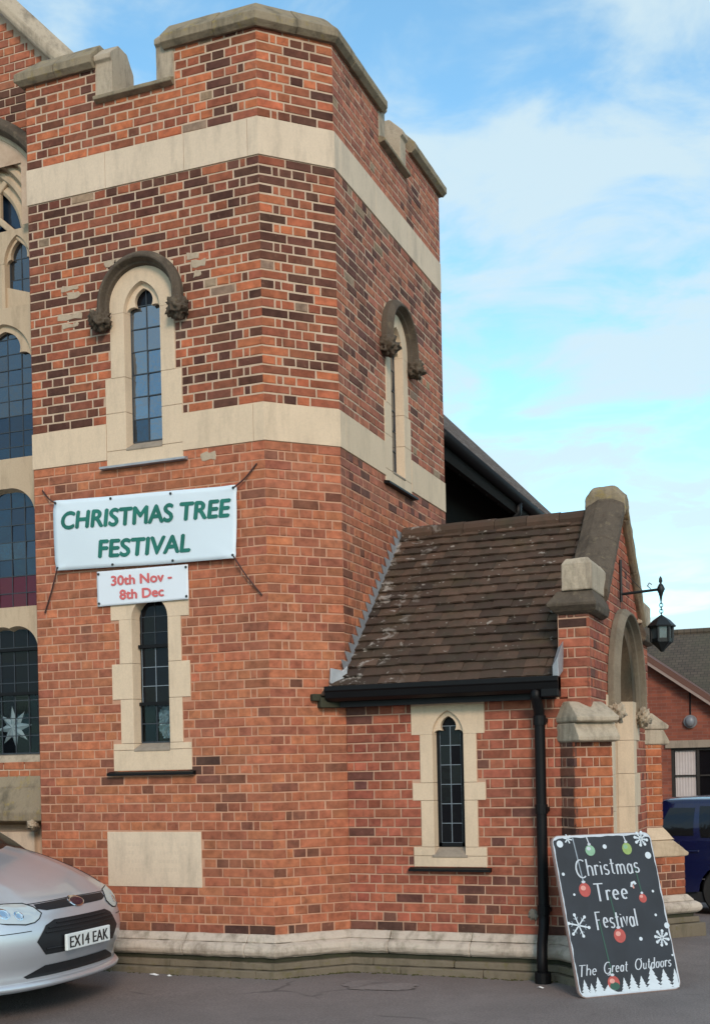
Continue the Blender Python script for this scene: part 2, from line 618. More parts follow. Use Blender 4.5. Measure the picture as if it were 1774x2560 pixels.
def sweep(mb, path, prof, mat=0, caps=True):
    """path: plan points (x, y), outside to the right of travel; prof: (offset out, z) closed outline."""
    n = len(path)
    offs = []
    for i in range(n):
        def nrm(a, b):
            dx, dy = b[0] - a[0], b[1] - a[1]
            l = math.hypot(dx, dy)
            return (dy / l, -dx / l)
        if i == 0:
            o = nrm(path[0], path[1])
        elif i == n - 1:
            o = nrm(path[-2], path[-1])
        else:
            a, b = nrm(path[i - 1], path[i]), nrm(path[i], path[i + 1])
            s = 1 + a[0] * b[0] + a[1] * b[1]
            o = ((a[0] + b[0]) / s, (a[1] + b[1]) / s)
        offs.append(o)
    rings = [[(p[0] + o[0] * d, p[1] + o[1] * d, z) for d, z in prof] for p, o in zip(path, offs)]
    return mb.loft(rings, True, caps, mat)


# ------------------------------------------------------------------ brickwork
def pick_tint(tone, z, u=0.0):
    r = rnd.random()
    cl = noise.noise(Vector((u * 1.7, z * 1.7, 4.0)))

    def j(c, s=0.12):
        k = 1 + rnd.uniform(-s, s)
        return tuple(x * k * (1 + rnd.uniform(-0.05, 0.05)) for x in c)
    if tone in ('up', 'side'):
        dk, md, og = (0.092, 0.038, 0.028), (0.265, 0.084, 0.047), (0.455, 0.142, 0.066)
        if tone == 'side':
            dk, md, og = (0.120, 0.054, 0.042), (0.285, 0.110, 0.074), (0.40, 0.150, 0.090)
        if r < 0.018:
            return j((0.27, 0.19, 0.13), 0.2)
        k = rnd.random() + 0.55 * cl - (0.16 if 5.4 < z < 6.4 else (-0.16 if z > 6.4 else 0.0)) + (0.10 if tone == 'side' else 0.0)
        if k < 0.12:
            return j(dk, 0.3)
        if k < 0.55:
            f = (k - 0.15) / 0.40
            return j(tuple(a + (b - a) * f for a, b in zip(dk, md)) if f < 0.45 else md, 0.2)
        f = min(1, (k - 0.55) / 0.42)
        return j(tuple(a + (b - a) * f for a, b in zip(md, og)), 0.12)
    if tone == 'lo':
        if r < 0.045:
            return j((0.19, 0.075, 0.048), 0.2)
        k = rnd.random() + 0.5 * cl
        a, b = (0.285, 0.099, 0.059), (0.45, 0.160, 0.081)
        k = max(0.0, min(1.0, k))
        return j(tuple(x + (y - x) * k for x, y in zip(a, b)), 0.08)
    if tone == 'porch':
        if r < 0.06:
            return j((0.14, 0.058, 0.046), 0.25)
        if r < 0.45:
            return j((0.25, 0.078, 0.050), 0.13)
        return j((0.35, 0.110, 0.066), 0.12)
    if tone == 'pier':
        if r < 0.2:
            return j((0.14, 0.052, 0.036), 0.2)
        if r < 0.5:
            return j((0.30, 0.09, 0.045), 0.15)
        return j((0.41, 0.135, 0.060), 0.12)
    if tone == 'stain_shade':
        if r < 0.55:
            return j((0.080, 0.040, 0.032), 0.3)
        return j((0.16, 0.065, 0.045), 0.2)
    return j((0.33, 0.12, 0.07))


def bond(u0, u1, course, shift=0):
    """Boundaries of one course of English bond, laid from u1 (an arris) back to u0."""
    w = u1 - u0
    xs = [0.0]
    if (course + shift) % 2 == 0:
        x = 0.0
        while x < w - 1e-6:
            if rnd.random() < 0.05:
                xs.append(x + 0.1125)
            x += 0.225
            xs.append(x)
    else:
        x = 0.1125
        xs.append(x)
        x += 0.056
        xs.append(x)
        while x < w - 1e-6:
            x += 0.225 if rnd.random() < 0.07 else 0.1125
            xs.append(x)
    xs = [x for x in xs if x < w - 0.035] + [w]
    return sorted(u1 - x for x in xs)


def lay(fr, u0, u1, z0, z1, cut, tone, shift=0, flip=False, pitch=0.075, wrap=(True, True), hide=None, joint=0.0105):
    """Bricks of one wall face as dicts; cut(z) gives the intervals of u taken by stone or openings."""
    out = []
    n = int(round((z1 - z0) / pitch + 0.35))
    for k in range(n):
        za, zb = z0 + k * pitch, min(z0 + (k + 1) * pitch, z1)
        if zb - za < 0.03:
            continue
        bs = bond(u0, u1, k, shift)
        if flip:
            bs = sorted(u0 + u1 - b for b in bs)
        zm = (za + zb) / 2
        cuts = cut(zm) if cut else []
        for a, b in zip(bs, bs[1:]):
            segs = [(a, b)]
            for c0, c1 in cuts:
                ns = []
                for s, e in segs:
                    if c1 <= s or c0 >= e:
                        ns.append((s, e))
                    else:
                        if c0 > s:
                            ns.append((s, c0))
                        if c1 < e:
                            ns.append((c1, e))
                segs = ns
            for s, e in segs:
                if e - s < 0.022:
                    continue
                ja = 0 if (wrap[0] and abs(s - u0) < 1e-6) else joint / 2
                jb = 0 if (wrap[1] and abs(e - u1) < 1e-6) else joint / 2
                hid = bool(hide and hide((s + e) / 2, zm))
                tn = tone((s + e) / 2, zm) if callable(tone) else tone
                out.append(dict(fr=fr, a=s + ja, b=e - jb, za=za + joint / 2, zb=zb - joint / 2,
                                tint=pick_tint(tn, zm, (s + e) / 2 + 5 * fr.ang), hid=hid, pr=rnd.uniform(-0.0018, 0.0018)))
    return out


def brick_geo(w, h, var):
    r = random.Random(var * 7 + int(w * 1000))
    b = 0.0045
    hw, hh = w / 2, h / 2

    def ring(dx, dz, y, jit):
        return [(sx * (hw - dx) + r.uniform(-jit, jit), y, sz * (hh - dz) + r.uniform(-jit, jit) * 1.2) for sx, sz in ((-1, -1), (1, -1), (1, 1), (-1, 1))]
    vs = ring(b, b, 0.0, 0.0030) + ring(0, 0, b, 0.0016) + ring(0, 0, 0.022, 0)
    fs = [(0, 1, 2, 3)]
    for k in (0, 4):
        for i in range(4):
            j = (i + 1) % 4
            fs.append((k + i, k + 4 + i, k + 4 + j, k + j))
    return vs, fs


BRICK_MESH = {}


def brick_mesh(w, h):
    key = (round(w * 200), round(h * 200), rnd.randrange(3))
    if key not in BRICK_MESH:
        vs, fs = brick_geo(key[0] / 200, key[1] / 200, key[2])
        me = bpy.data.meshes.new('brick')
        me.from_pydata(vs, [], fs)
        me.materials.append(M['brick'])
        at = me.color_attributes.new('tint', 'FLOAT_COLOR', 'CORNER')
        at.data.foreach_set('color', [1.0] * (4 * len(me.loops)))
        me.update()
        BRICK_MESH[key] = me
    return BRICK_MESH[key]


def score(b):
    fr = b['fr']
    c = Vector(fr.p((b['a'] + b['b']) / 2, 0, (b['za'] + b['zb']) / 2))
    v = CAMV - c
    d = -(v.dot(VF))
    nn = Vector((fr.n[0], fr.n[1], 0))
    cosv = nn.dot(v.normalized())
    if b['hid'] or cosv <= 0.02:
        return 0
    return (b['b'] - b['a']) * (b['zb'] - b['za']) * cosv / d ** 2


def build_bricks(bricks, parent, limit=295):
    order = sorted(bricks, key=score, reverse=True)
    single = [b for b in order[:limit] if score(b) > 0]
    ids = {id(b) for b in single}
    org = origin_of(parent)
    for b in single:
        w, h = b['b'] - b['a'], b['zb'] - b['za']
        o = bpy.data.objects.new('brick', brick_mesh(w, h))
        COL.objects.link(o)
        o.parent = parent
        p = b['fr'].p((b['a'] + b['b']) / 2, b['pr'], (b['za'] + b['zb']) / 2)
        o.location = (p[0] - org.x, p[1] - org.y, p[2] + G - org.z)
        o.rotation_euler = (0, 0, b['fr'].ang)
        o.color = (*b['tint'], 1)
        kx = (round(w * 200) / 200)
        o.scale = (w / kx, 1, h / (round(h * 200) / 200))
    mb = MB()
    for b in bricks:
        if id(b) in ids:
            continue
        w, h = b['b'] - b['a'], b['zb'] - b['za']
        vs, fs = brick_geo(w, h, rnd.randrange(9))
        um, zm = (b['a'] + b['b']) / 2, (b['za'] + b['zb']) / 2
        mb.add([b['fr'].p(um + x, b['pr'] - y, zm + z) for x, y, z in vs], fs, b['tint'])
    if mb.v:
        o = mb.build('brickwork', M['brick'], parent, fix=False)
        o['kind'] = 'stuff'


# ------------------------------------------------------------------ window pieces
def arch_r(th, half, kind, rise):
    """Radius of an arch opening (springing at the centre) at angle th, 0 = right, pi = left."""
    c, s = abs(math.cos(th)), math.sin(th)
    if kind == 'round':
        e = rise / half
        return 1 / math.sqrt((c / half) ** 2 + (s / (half * e)) ** 2)
    # pointed: arcs with centre offset q on the other side, passing (half, 0) and (0, rise)
    q = (rise * rise - half * half) / (2 * half)
    Rr = half + q
    # point t*(c,s): (t c + q)^2 + (t s)^2 = Rr^2
    B, Cc = 2 * c * q, q * q - Rr * Rr
    return (-B + math.sqrt(B * B - 4 * Cc)) / 2


def arch_pts(half, kind, rise, n=24):
    return [(arch_r(t, half, kind, rise) * math.cos(t), arch_r(t, half, kind, rise) * math.sin(t)) for t in [math.pi * i / n for i in range(n + 1)]]


def head_stone(mb, fr, uc, zs, outer, half, kind, rise, ghalf, grise, d, proud=0.004, n=36):
    """Stone head round an arched opening: outer = ('rect', halfwidth, height) or ('round', radius)."""
    ths = [math.pi * i / n for i in range(n + 1)]
    if outer[0] == 'rect':
        a = math.atan2(outer[2], outer[1])
        ths = sorted(set(ths + [a, math.pi - a]))
    fo, fi, bi, bo = [], [], [], []
    for t in ths:
        c, s = math.cos(t), math.sin(t)
        if outer[0] == 'rect':
            ro = min(outer[1] / max(abs(c), 1e-6), outer[2] / max(s, 1e-6))
        else:
            ro = outer[1]
        ri = arch_r(t, half, kind, rise)
        rg = arch_r(t, ghalf, kind, grise)
        fo.append(fr.p(uc + ro * c, proud, zs + ro * s))
        fi.append(fr.p(uc + ri * c, proud, zs + ri * s))
        bi.append(fr.p(uc + rg * c, -d, zs + rg * s))
        bo.append(fr.p(uc + ro * c, -d, zs + ro * s))
    k = len(ths)
    vs = fo + fi + bi + bo
    fs = []
    for i in range(k - 1):
        fs += [(i, i + 1, k + i + 1, k + i), (k + i, k + i + 1, 2 * k + i + 1, 2 * k + i),
               (2 * k + i, 2 * k + i + 1, 3 * k + i + 1, 3 * k + i), (3 * k + i, 3 * k + i + 1, i + 1, i)]
    fs += [(0, k, 2 * k, 3 * k), (k - 1, 4 * k - 1, 3 * k - 1, 2 * k - 1)]
    mb.add(vs, fs)


def cusps(mb, fr, uc, zs, half, kind, rise, d0, d1, n=60, thin=1.0):
    """Trefoil tracery filling the arch head between its edge and a cusped outline."""
    fo, fi = [], []
    for i in range(n + 1):
        t = math.pi * i / n
        ro = arch_r(t, half, kind, rise) * 1.02
        k = abs(t - math.pi / 2)                     # 0 at apex, pi/2 at spring
        tc = math.radians(54)                        # cusp angle from the vertical
        if k < tc:
            x = k / tc
            f = 0.80 - 0.32 * x ** 3.2
        else:
            x = (k - tc) / (math.pi / 2 - tc)
            f = 0.48 + 0.50 * (1 - (1 - x) ** 2.2) if x < 1 else 0.98
        f = 1 - (1 - f) * thin
        fo.append((ro * math.cos(t), ro * math.sin(t)))
        fi.append((ro * f * math.cos(t), ro * f * math.sin(t)))
    vs = []
    for d in (d1, d0):
        vs += [fr.p(uc + x, d, zs + z) for x, z in fo] + [fr.p(uc + x, d, zs + z) for x, z in fi]
    k = n + 1
    fs = []
    for i in range(n):
        fs += [(i, i + 1, k + i + 1, k + i), (2 * k + i, 3 * k + i, 3 * k + i + 1, 2 * k + i + 1),
               (k + i, k + i + 1, 3 * k + i + 1, 3 * k + i)]
    mb.add(vs, fs)


def hood(mb, fr, uc, zs, r0, r1, drop, proj, mat=0, pointed=0.0, n=28):
    """Drip mould over an arch: swept section, with straight legs down by drop."""
    prof = [(0.0, 0.0), (0.10, 0.35), (0.22, 0.45), (0.38, 0.95), (0.55, 1.0), (0.86, 0.62), (1.0, 0.5), (1.0, 0.0)]
    rings = []
    pts = [(1, 0, -drop), (1, 0, -drop * 0.5)] + [(math.cos(math.pi * i / n), math.sin(math.pi * i / n), 0) for i in range(n + 1)] + [(-1, 0, -drop * 0.5), (-1, 0, -drop)]
    for c, s, dz in pts:
        ring = []
        for fr_, pd in prof:
            r = r0 + (r1 - r0) * fr_
            k = 1 + pointed * s ** 4
            ring.append(fr.p(uc + r * c, pd * proj, zs + dz + r * s * k))
        rings.append(ring)
    mb.loft(rings, True, True, mat)


def lump(mb, centre, r, seed, sq=(1, 1, 1)):
    bm = bmesh.new()
    bmesh.ops.create_icosphere(bm, subdivisions=4, radius=1)
    vs = []
    for v in bm.verts:
        p = v.co.copy()
        k = 1 + 0.40 * noise.noise(p * 2.3 + Vector((seed, 0, 0))) + 0.45 * noise.noise(p * 5.0 + Vector((0, seed, 0))) + 0.2 * noise.noise(p * 10 + Vector((0, 0, seed)))
        vs.append((centre[0] + p.x * r * sq[0] * k, centre[1] + p.y * r * sq[1] * k, centre[2] + p.z * r * sq[2] * k))
    fs = [tuple(v.index for v in f.verts) for f in bm.faces]
    bm.free()
    mb.add(vs, fs)


def panes(parent, fr, uc, half, zb, zt, cols, rows, d, mat, name='pane', arch=None, tilt=0.035):
    """Leaded lights: each quarry a sheet of its own, very slightly out of true."""
    cw = 2 * half / cols
    rh = (zt - zb) / rows
    for i in range(cols):
        for k in range(rows):
            a, b = uc - half + i * cw, uc - half + (i + 1) * cw
            c, e = zb + k * rh, zb + (k + 1) * rh
            tx, tz = rnd.uniform(-tilt, tilt), rnd.uniform(-tilt, tilt)
            q = []
            for (u, z) in ((a, c), (b, c), (b, e), (a, e)):
                dd = d + (u - (a + b) / 2) * tx + (z - (c + e) / 2) * tz
                q.append((u, z, dd))
            mb = MB()
            mb.add([fr.p(u, dd, z) for u, z, dd in q] + [fr.p(u, dd - 0.004, z) for u, z, dd in q],
                   [(0, 1, 2, 3), (7, 6, 5, 4), (0, 4, 5, 1), (1, 5, 6, 2), (2, 6, 7, 3), (3, 7, 4, 0)])
            mm = mat(i, k) if callable(mat) else mat
            mb.build(name, mm, parent)


def cames(parent, fr, uc, half, zb, zt, cols, rows, d, mat, w=0.009, edge=0.012):
    mb = MB()
    for i in range(cols + 1):
        u = uc - half + 2 * half * i / cols
        ww = edge if i in (0, cols) else w
        fbox(mb, fr, u - ww / 2, u + ww / 2, d - 0.004, d + 0.005, zb, zt)
    for k in range(rows + 1):
        z = zb + (zt - zb) * k / rows
        ww = edge if k == 0 else w
        fbox(mb, fr, uc - half, uc + half, d - 0.004, d + 0.004, z - ww / 2, z + ww / 2)
    return mb.build('lead_came', mat, parent)


def jamb(parent, fr, uc, side, zb, zt, outer, fhalf, ghalf, d, mat, proud=0.004):
    s = side
    mb = MB()
    poly = [(uc + s * outer, -d), (uc + s * outer, proud), (uc + s * fhalf, proud), (uc + s * ghalf, -d)]
    fprism(mb, fr, poly, zb + 0.0012, zt - 0.0012)
    return mb.build('stone_block', mat, parent, bevel=0.003)


def sill(parent, fr, uc, half, outer, zfront, zglass, zbot, d, ghalf):
    mb = MB()      # the plain stone under the opening
    fbox(mb, fr, uc - outer, uc + outer, -d, 0.004, zbot, zfront - 0.002)
    mb.build('stone_block', M['stone'], parent, bevel=0.003)
    mb = MB()      # the weathered slope
    mb.hexa([fr.p(uc - half, 0.010, zfront - 0.012), fr.p(uc + half, 0.010, zfront - 0.012), fr.p(uc + ghalf, -d, zfront - 0.012), fr.p(uc - ghalf, -d, zfront - 0.012)],
            [fr.p(uc - half, 0.010, zfront + 0.006), fr.p(uc + half, 0.010, zfront + 0.006), fr.p(uc + ghalf, -d, zglass), fr.p(uc - ghalf, -d, zglass)])
    mb.build('sill', M['stone_sill'], parent, bevel=0.004)


def drip(parent, fr, u0, u1, z, mat, t=0.03, proj=0.055):
    mb = MB()
    mb.loft([[fr.p(u, 0.0, z + t * 0.5), fr.p(u, 0.0, z - t * 0.5), fr.p(u, proj, z - t * 0.5), fr.p(u, proj, z + t * 0.1)] for u in (u0, u1)])
    mb.build('drip_ledge', mat, parent)


def text_tris(body, size, bold=0.0, shear=0.0, sx=1.0, align='CENTER', spacing=1.0):
    cu = bpy.data.curves.new('txt', 'FONT')
    cu.body = body
    cu.size = size
    cu.offset = bold
    cu.shear = shear
    cu.align_x = align
    cu.align_y = 'CENTER'
    cu.space_character = spacing
    cu.resolution_u = 4
    ob = bpy.data.objects.new('txt', cu)
    COL.objects.link(ob)
    bpy.context.view_layer.update()
    me = bpy.data.meshes.new_from_object(ob)
    vs = [(v.co.x * sx, v.co.y) for v in me.vertices]
    fs = [tuple(p.vertices) for p in me.polygons]
    bpy.data.objects.remove(ob)
    bpy.data.curves.remove(cu)
    bpy.data.meshes.remove(me)
    return vs, fs


# ------------------------------------------------------------------ ground
def gh(x, y):
    """Height of the ground (relative to the plinth top)."""
    z = -0.32
    if y > 0.3:
        z -= 0.022 * (min(y, 3.7) - 0.3)
    if y > 3.7:
        z -= 0.060 * (min(y, 9.0) - 3.7)
    z += 0.010 * noise.noise(Vector((x * 0.55, y * 0.55, 3.0)))
    if x < -1.2:
        z += 0.015 * min(1.0, (-1.2 - x))
    return z


def make_ground():
    def lines(a, b, step, far):
        v = [a + (b - a) * i / int((b - a) / step) for i in range(int((b - a) / step) + 1)]
        return [a - k for k in far[::-1]] + v + [b + k for k in far]
    xs = lines(-5.0, 6.0, 0.22, (1, 3, 7, 16, 40, 110, 400))
    ys = lines(-6.0, 11.0, 0.22, (1, 3, 7, 16, 40, 110, 400))
    vs = [(x, y, gh(x, y)) for y in ys for x in xs]
    n = len(xs)
    fs = [(j * n + i, j * n + i + 1, (j + 1) * n + i + 1, (j + 1) * n + i) for j in range(len(ys) - 1) for i in range(n - 1)]
    mb = MB().add(vs, fs)
    g = mb.build('ground', M['asphalt'], None, smooth=True, fix=False)
    tag(g, 'grey tarmac car park in front of the church', 'ground', kind='structure')
    # an old repair of paler tarmac by the tower's corner
    mb = MB()
    ring = []
    cx, cy = 0.93, -0.22
    pts = []
    for k in range(48):
        t = 2 * math.pi * k / 48
        r = 1 + 0.45 * noise.noise(Vector((math.cos(t) * 1.7, math.sin(t) * 1.7, 8))) + 0.22 * noise.noise(Vector((math.cos(t) * 6, math.sin(t) * 6, 3)))
        pts.append((cx + 0.33 * r * math.cos(t), cy + 0.17 * r * math.sin(t)))
    vs = [(x, y, gh(x, y) + 0.005) for x, y in pts] + [(cx, cy, gh(cx, cy) + 0.006)]
    mb.add(vs, [(k, (k + 1) % 48, 48) for k in range(48)])
    p = mb.build('tarmac_patch', M['patch'], None)
    tag(p, 'pale grey tarmac repair at the foot of the tower corner', 'patch', kind='structure')


make_ground()


# ------------------------------------------------------------------ church tower
tower = tag(empty('church_tower', (-0.8, 1.6, -0.32)), 'red brick church tower with cream stone bands and battlements', 'tower')
t_wall = empty('wall', (-0.8, 1.6, 0), tower)
UC_F, UC_R = -1.085, 1.88 - C45
LW = -1.073
NOT_F = (-1.476, -0.740)
NOT_R = (1.53 - C45, 2.264 - C45)


def cut_upper_window(z, uc):
    if 3.835 < z < 4.57:
        return [(uc - 0.358, uc + 0.358)]
    if 4.57 <= z < 5.10:
        return [(uc - 0.302, uc + 0.302)]
    if 5.10 <= z < 5.56:
        h = math.sqrt(max(0, 0.385 ** 2 - (z - 5.165) ** 2)) if z > 5.165 else 0.36
        return [(uc - h, uc + h)]
    return []


def cut_front(z):
    c = cut_upper_window(z, UC_F)
    for z0, z1, h in ((1.32, 1.545, .367), (1.545, 1.91, .29), (1.91, 2.205, .367), (2.205, 2.57, .29), (2.57, 2.87, .367)):
        if z0 <= z < z1:
            c.append((LW - h, LW + h))
    if 0.368 < z < 0.814:
        c.append((-1.518, -0.638))
    if z > 6.863:
        c.append(NOT_F)
    return c


def cut_right(z):
    c = cut_upper_window(z, UC_R)
    if z > 6.863:
        c.append(NOT_R)
    zr = z
    # hidden inside the porch roof
    return c


def roof_z(y):
    return 2.089 + 0.927 * (y - 0.482)


def hide_front(u, z):
    return (-1.9 < u < -0.3 and 3.03 < z < 3.54) or (-1.5 < u < -0.75 and 2.72 < z < 3.0) or (u < -1.55 and z < 0.45)


def hide_right(u, z):
    y = u + C45
    return z < roof_z(y)


def tone_front(u, z):
    if z < 0.075 and rnd.random() < 0.65:
        return 'stain_shade'
    if 1.17 < z < 1.40 and min(abs(u - LW - 0.45), abs(u - LW + 0.45)) < 0.09 and rnd.random() < 0.75:
        return 'stain_shade'
    if 4.82 < z < 4.99 and min(abs(u - UC_F - 0.36), abs(u - UC_F + 0.38)) < 0.10:
        return 'stain_shade'
    return 'lo' if z < 3.9 else 'up'


def tone_right(u, z):
    return 'lo' if z < 3.6 else 'side'


def tone_ch(u, z):
    if z < 0.075 and rnd.random() < 0.5:
        return 'stain_shade'
    return 'lo' if z < 3.9 else 'up'


bricks = []
CL = C45 / S2
for za, zb in ((0, 3.9), (4.2, 6.15), (6.45, 7.165)):
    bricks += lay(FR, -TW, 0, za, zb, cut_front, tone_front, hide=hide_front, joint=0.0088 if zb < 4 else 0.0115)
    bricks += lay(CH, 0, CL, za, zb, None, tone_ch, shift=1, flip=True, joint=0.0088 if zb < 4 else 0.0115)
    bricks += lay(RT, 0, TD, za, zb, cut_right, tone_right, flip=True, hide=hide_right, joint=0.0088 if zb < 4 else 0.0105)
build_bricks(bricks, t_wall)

mb = MB()
holes_f = [(UC_F - 0.25, UC_F + 0.25, 3.9, 5.33), (LW - 0.28, LW + 0.28, 1.4, 2.82), (NOT_F[0], NOT_F[1], 6.87, 7.3)]
holes_r = [(UC_R - 0.25, UC_R + 0.25, 3.9, 5.33), (NOT_R[0], NOT_R[1], 6.87, 7.3)]
for za, zb, mi in ((-0.02, 3.92, 0), (3.92, 7.17, 1)):
    panel(mb, FR, -TW, 0, za, zb, holes_f, -0.004, mi)
    panel(mb, CH, -0.002, CL + 0.002, za, zb, [], -0.004, mi)
    panel(mb, RT, 0, TD, za, zb, holes_r, -0.004, mi)
mb.build('mortar', [M['mortar_lo'], M['mortar_up']], t_wall, fix=False)
M['brickwall'] = wall_brick_mat('brick_wall')
mb = MB()      # unseen sides and the thickness of the parapet
mb.add([(-TW, 0, -0.4), (-TW, C45 + TD, -0.4), (-TW, C45 + TD, 7.16), (-TW, 0, 7.16)], [(0, 3, 2, 1)])
mb.add([(-TW, C45 + TD, -0.4), (C45, C45 + TD, -0.4), (C45, C45 + TD, 7.16), (-TW, C45 + TD, 7.16)], [(0, 3, 2, 1)])
mb.add([(-TW, 0.3, 6.5), (0.1, 0.3, 6.5), (C45, 0.6, 6.5), (C45, C45 + TD, 6.5), (-TW, C45 + TD, 6.5)], [(0, 1, 2, 3, 4)])
for fr, spans in ((FR, ((-TW + 0.01, NOT_F[0], 7.16), (NOT_F[0], NOT_F[1], 6.86), (NOT_F[1], -0.14, 7.16))), (CH, ((0.01, CL - 0.01, 7.16),)),
                  (RT, ((0.14, NOT_R[0], 7.16), (NOT_R[0], NOT_R[1], 6.86), (NOT_R[1], TD - 0.01, 7.16)))):
    for a, b, zt in spans:
        fbox(mb, fr, a, b, -0.33, -0.012, 6.46, zt)
mb.build('wall_core', M['brickwall'], t_wall)


def stone_band(z0, z1, gaps_f, gaps_r, mat):
    prof = [(-0.05, z0 + 0.001), (0.007, z0 + 0.001), (0.007, z1 - 0.001), (-0.05, z1 - 0.001)]
    fl = [(-TW, -1.40), (-1.40, -0.66), (-0.66, -0.09)] if not gaps_f else [(-TW, gaps_f[0]), (gaps_f[1], -0.09)]
    paths = [[(a, 0), (b - 0.003, 0)] for a, b in fl]
    paths[0] = [(-TW, 0.3)] + paths[0]
    paths.append([(-0.09, 0), (0, 0), (C45, C45), (C45, C45 + 0.12)])
    rl = [(0.12, 0.95), (0.95, 1.85), (1.85, TD)] if not gaps_r else [(0.12, gaps_r[0]), (gaps_r[1], TD)]
    paths += [[(C45, C45 + a + 0.003), (C45, C45 + b)] for a, b in rl]
    for p in paths:
        mb = MB()
        sweep(mb, p, prof)
        mb.build('band_stone', mat, tower, bevel=0.002)


stone_band(3.9, 4.2, (UC_F - 0.358, UC_F + 0.358), (UC_R - 0.358, UC_R + 0.358), M['stone'])
stone_band(6.15, 6.45, None, None, M['stone_band'])

# copings and the gaps of the battlements
COP = [(-0.02, 7.158), (0.012, 7.158), (0.03, 7.150), (0.07, 7.185), (0.07, 7.245), (-0.08, 7.40), (-0.25, 7.40), (-0.40, 7.245), (-0.40, 7.158)]
for p in ([(-TW, 0.30), (-TW, 0), (-1.85, 0)], [(-1.847, 0), (-1.478, 0)], [(-0.82, 0), (-0.35, 0)],
          [(-0.347, 0), (0, 0), (0.23, 0.23)], [(0.232, 0.232), (C45, C45), (C45, C45 + 0.35)], [(C45, C45 + 0.353), (C45, C45 + NOT_R[0] + 0.06)],
          [(C45, C45 + NOT_R[1] + 0.09), (C45, C45 + TD - 0.45)], [(C45, C45 + TD - 0.447), (C45, C45 + TD + 0.06)]):
    mb = MB()
    dz = rnd.uniform(-0.004, 0.004)
    sweep(mb, p, [(d, z + dz) for d, z in COP])
    mb.build('coping_stone', M['stone_grey'], tower, bevel=0.004, rough=0.008)


def notch(fr, a, b, flip=False):
    jp = [(0.005, 6.866), (0.005, 7.19), (0.03, 7.21), (0.03, 7.25), (-0.10, 7.37), (-0.24, 7.37), (-0.34, 7.24), (-0.34, 6.866)]
    sp = [(-0.34, 6.86), (0.004, 6.862), (0.055, 6.876), (0.055, 6.905), (-0.17, 7.02), (-0.34, 6.96)]
    for u0, u1, pr, nm, mt in ((a, a + 0.16, jp, 'jamb_stone', M['stone_pale']), (b - 0.16, b, jp, 'jamb_stone', M['stone_pale']), (a, b, sp, 'sill_stone', M['stone_grey'])):
        mb = MB()
        mb.loft([[fr.p(u, d, z) for d, z in pr] for u in (u0, u1)])
        mb.build(nm, mt, tower, bevel=0.006, rough=0.006)


notch(FR, *NOT_F)
notch(RT, *NOT_R)


def hood2(mb, fr, uc, zs, h0, s0, h1, s1, drop, proj, kind='round', n=32):
    prof = [(0.0, 0.0), (0.10, 0.35), (0.22, 0.45), (0.38, 0.95), (0.55, 1.0), (0.86, 0.66), (1.0, 0.5), (1.0, 0.0)]
    rings = []
    ts = [(0, -drop), (0, -drop * 0.5)] + [(math.pi * i / n, 0) for i in range(n + 1)] + [(math.pi, -drop * 0.5), (math.pi, -drop)]
    for t, dz in ts:
        a, b = arch_r(t, h0, kind, s0), arch_r(t, h1, kind, s1)
        rings.append([fr.p(uc + (a + (b - a) * f) * math.cos(t), pd * proj, zs + dz + (a + (b - a) * f) * math.sin(t)) for f, pd in prof])
    mb.loft(rings)


def upper_window(fr, uc, first):
    w = empty('window', fr.p(uc, 0, 3.85), tower)
    w['label'] = 'arched lancet window under a sooty stone hood' if first else 'arched lancet window on the side wall under a hood'
    fh, gh_, d = 0.17, 0.15, 0.09
    for s in (-1, 1):
        jamb(w, fr, uc, s, 3.97, 4.28, 0.358, fh, gh_, d, M['stone'])
        jamb(w, fr, uc, s, 4.28, 4.57, 0.358, fh, gh_, d, M['stone'])
        jamb(w, fr, uc, s, 4.57, 5.10, 0.302, fh, gh_, d, M['stone'])
    sill(w, fr, uc, fh, 0.358, 3.97, 4.04, 3.85, d, gh_)
    mb = MB()
    head_stone(mb, fr, uc, 5.10, ('rect', 0.302, 0.35), fh, 'pointed', 0.235, gh_, 0.21, d)
    mb.build('stone_head', M['stone'], w)
    mb = MB()
    cusps(mb, fr, uc, 5.085, 0.165, 'pointed', 0.245, -0.075, -0.035)
    mb.build('tracery', M['stone'], w, bevel=0.004)
    mb = MB()
    hood2(mb, fr, uc, 5.165, 0.300, 0.287, 0.395, 0.392, 0.07, 0.105)
    mb.build('hood_mould', M['stone_hood'], w, smooth=False, bevel=0.006)
    for s in (-1, 1):
        mb = MB()
        lump(mb, fr.p(uc + s * 0.365, 0.06, 5.04), 0.082, 3 * s + uc, (1, 1, 1.05))
        mb.build('label_stop', M['stone_hood'], w, smooth=True)

    def gm(i, k):
        return M['glass_nave_dark'] if (i == 0 and k == 0) else M['glass_sky']
    panes(w, fr, uc, 0.15, 4.04, 5.16, 2, 6, -0.082, gm if first else M['glass_sky'])
    panes(w, fr, uc, 0.15, 5.16, 5.34, 2, 1, -0.082, M['glass_dark'])
    cames(w, fr, uc, 0.15, 4.04, 5.346, 2, 7, -0.080, M['came'])
    drip(w, fr, uc - 0.405, uc + 0.40, 3.836, M['lead'] if first else M['black'])


upper_window(FR, UC_F, True)
upper_window(RT, UC_R, False)

M['glass_clear'] = None


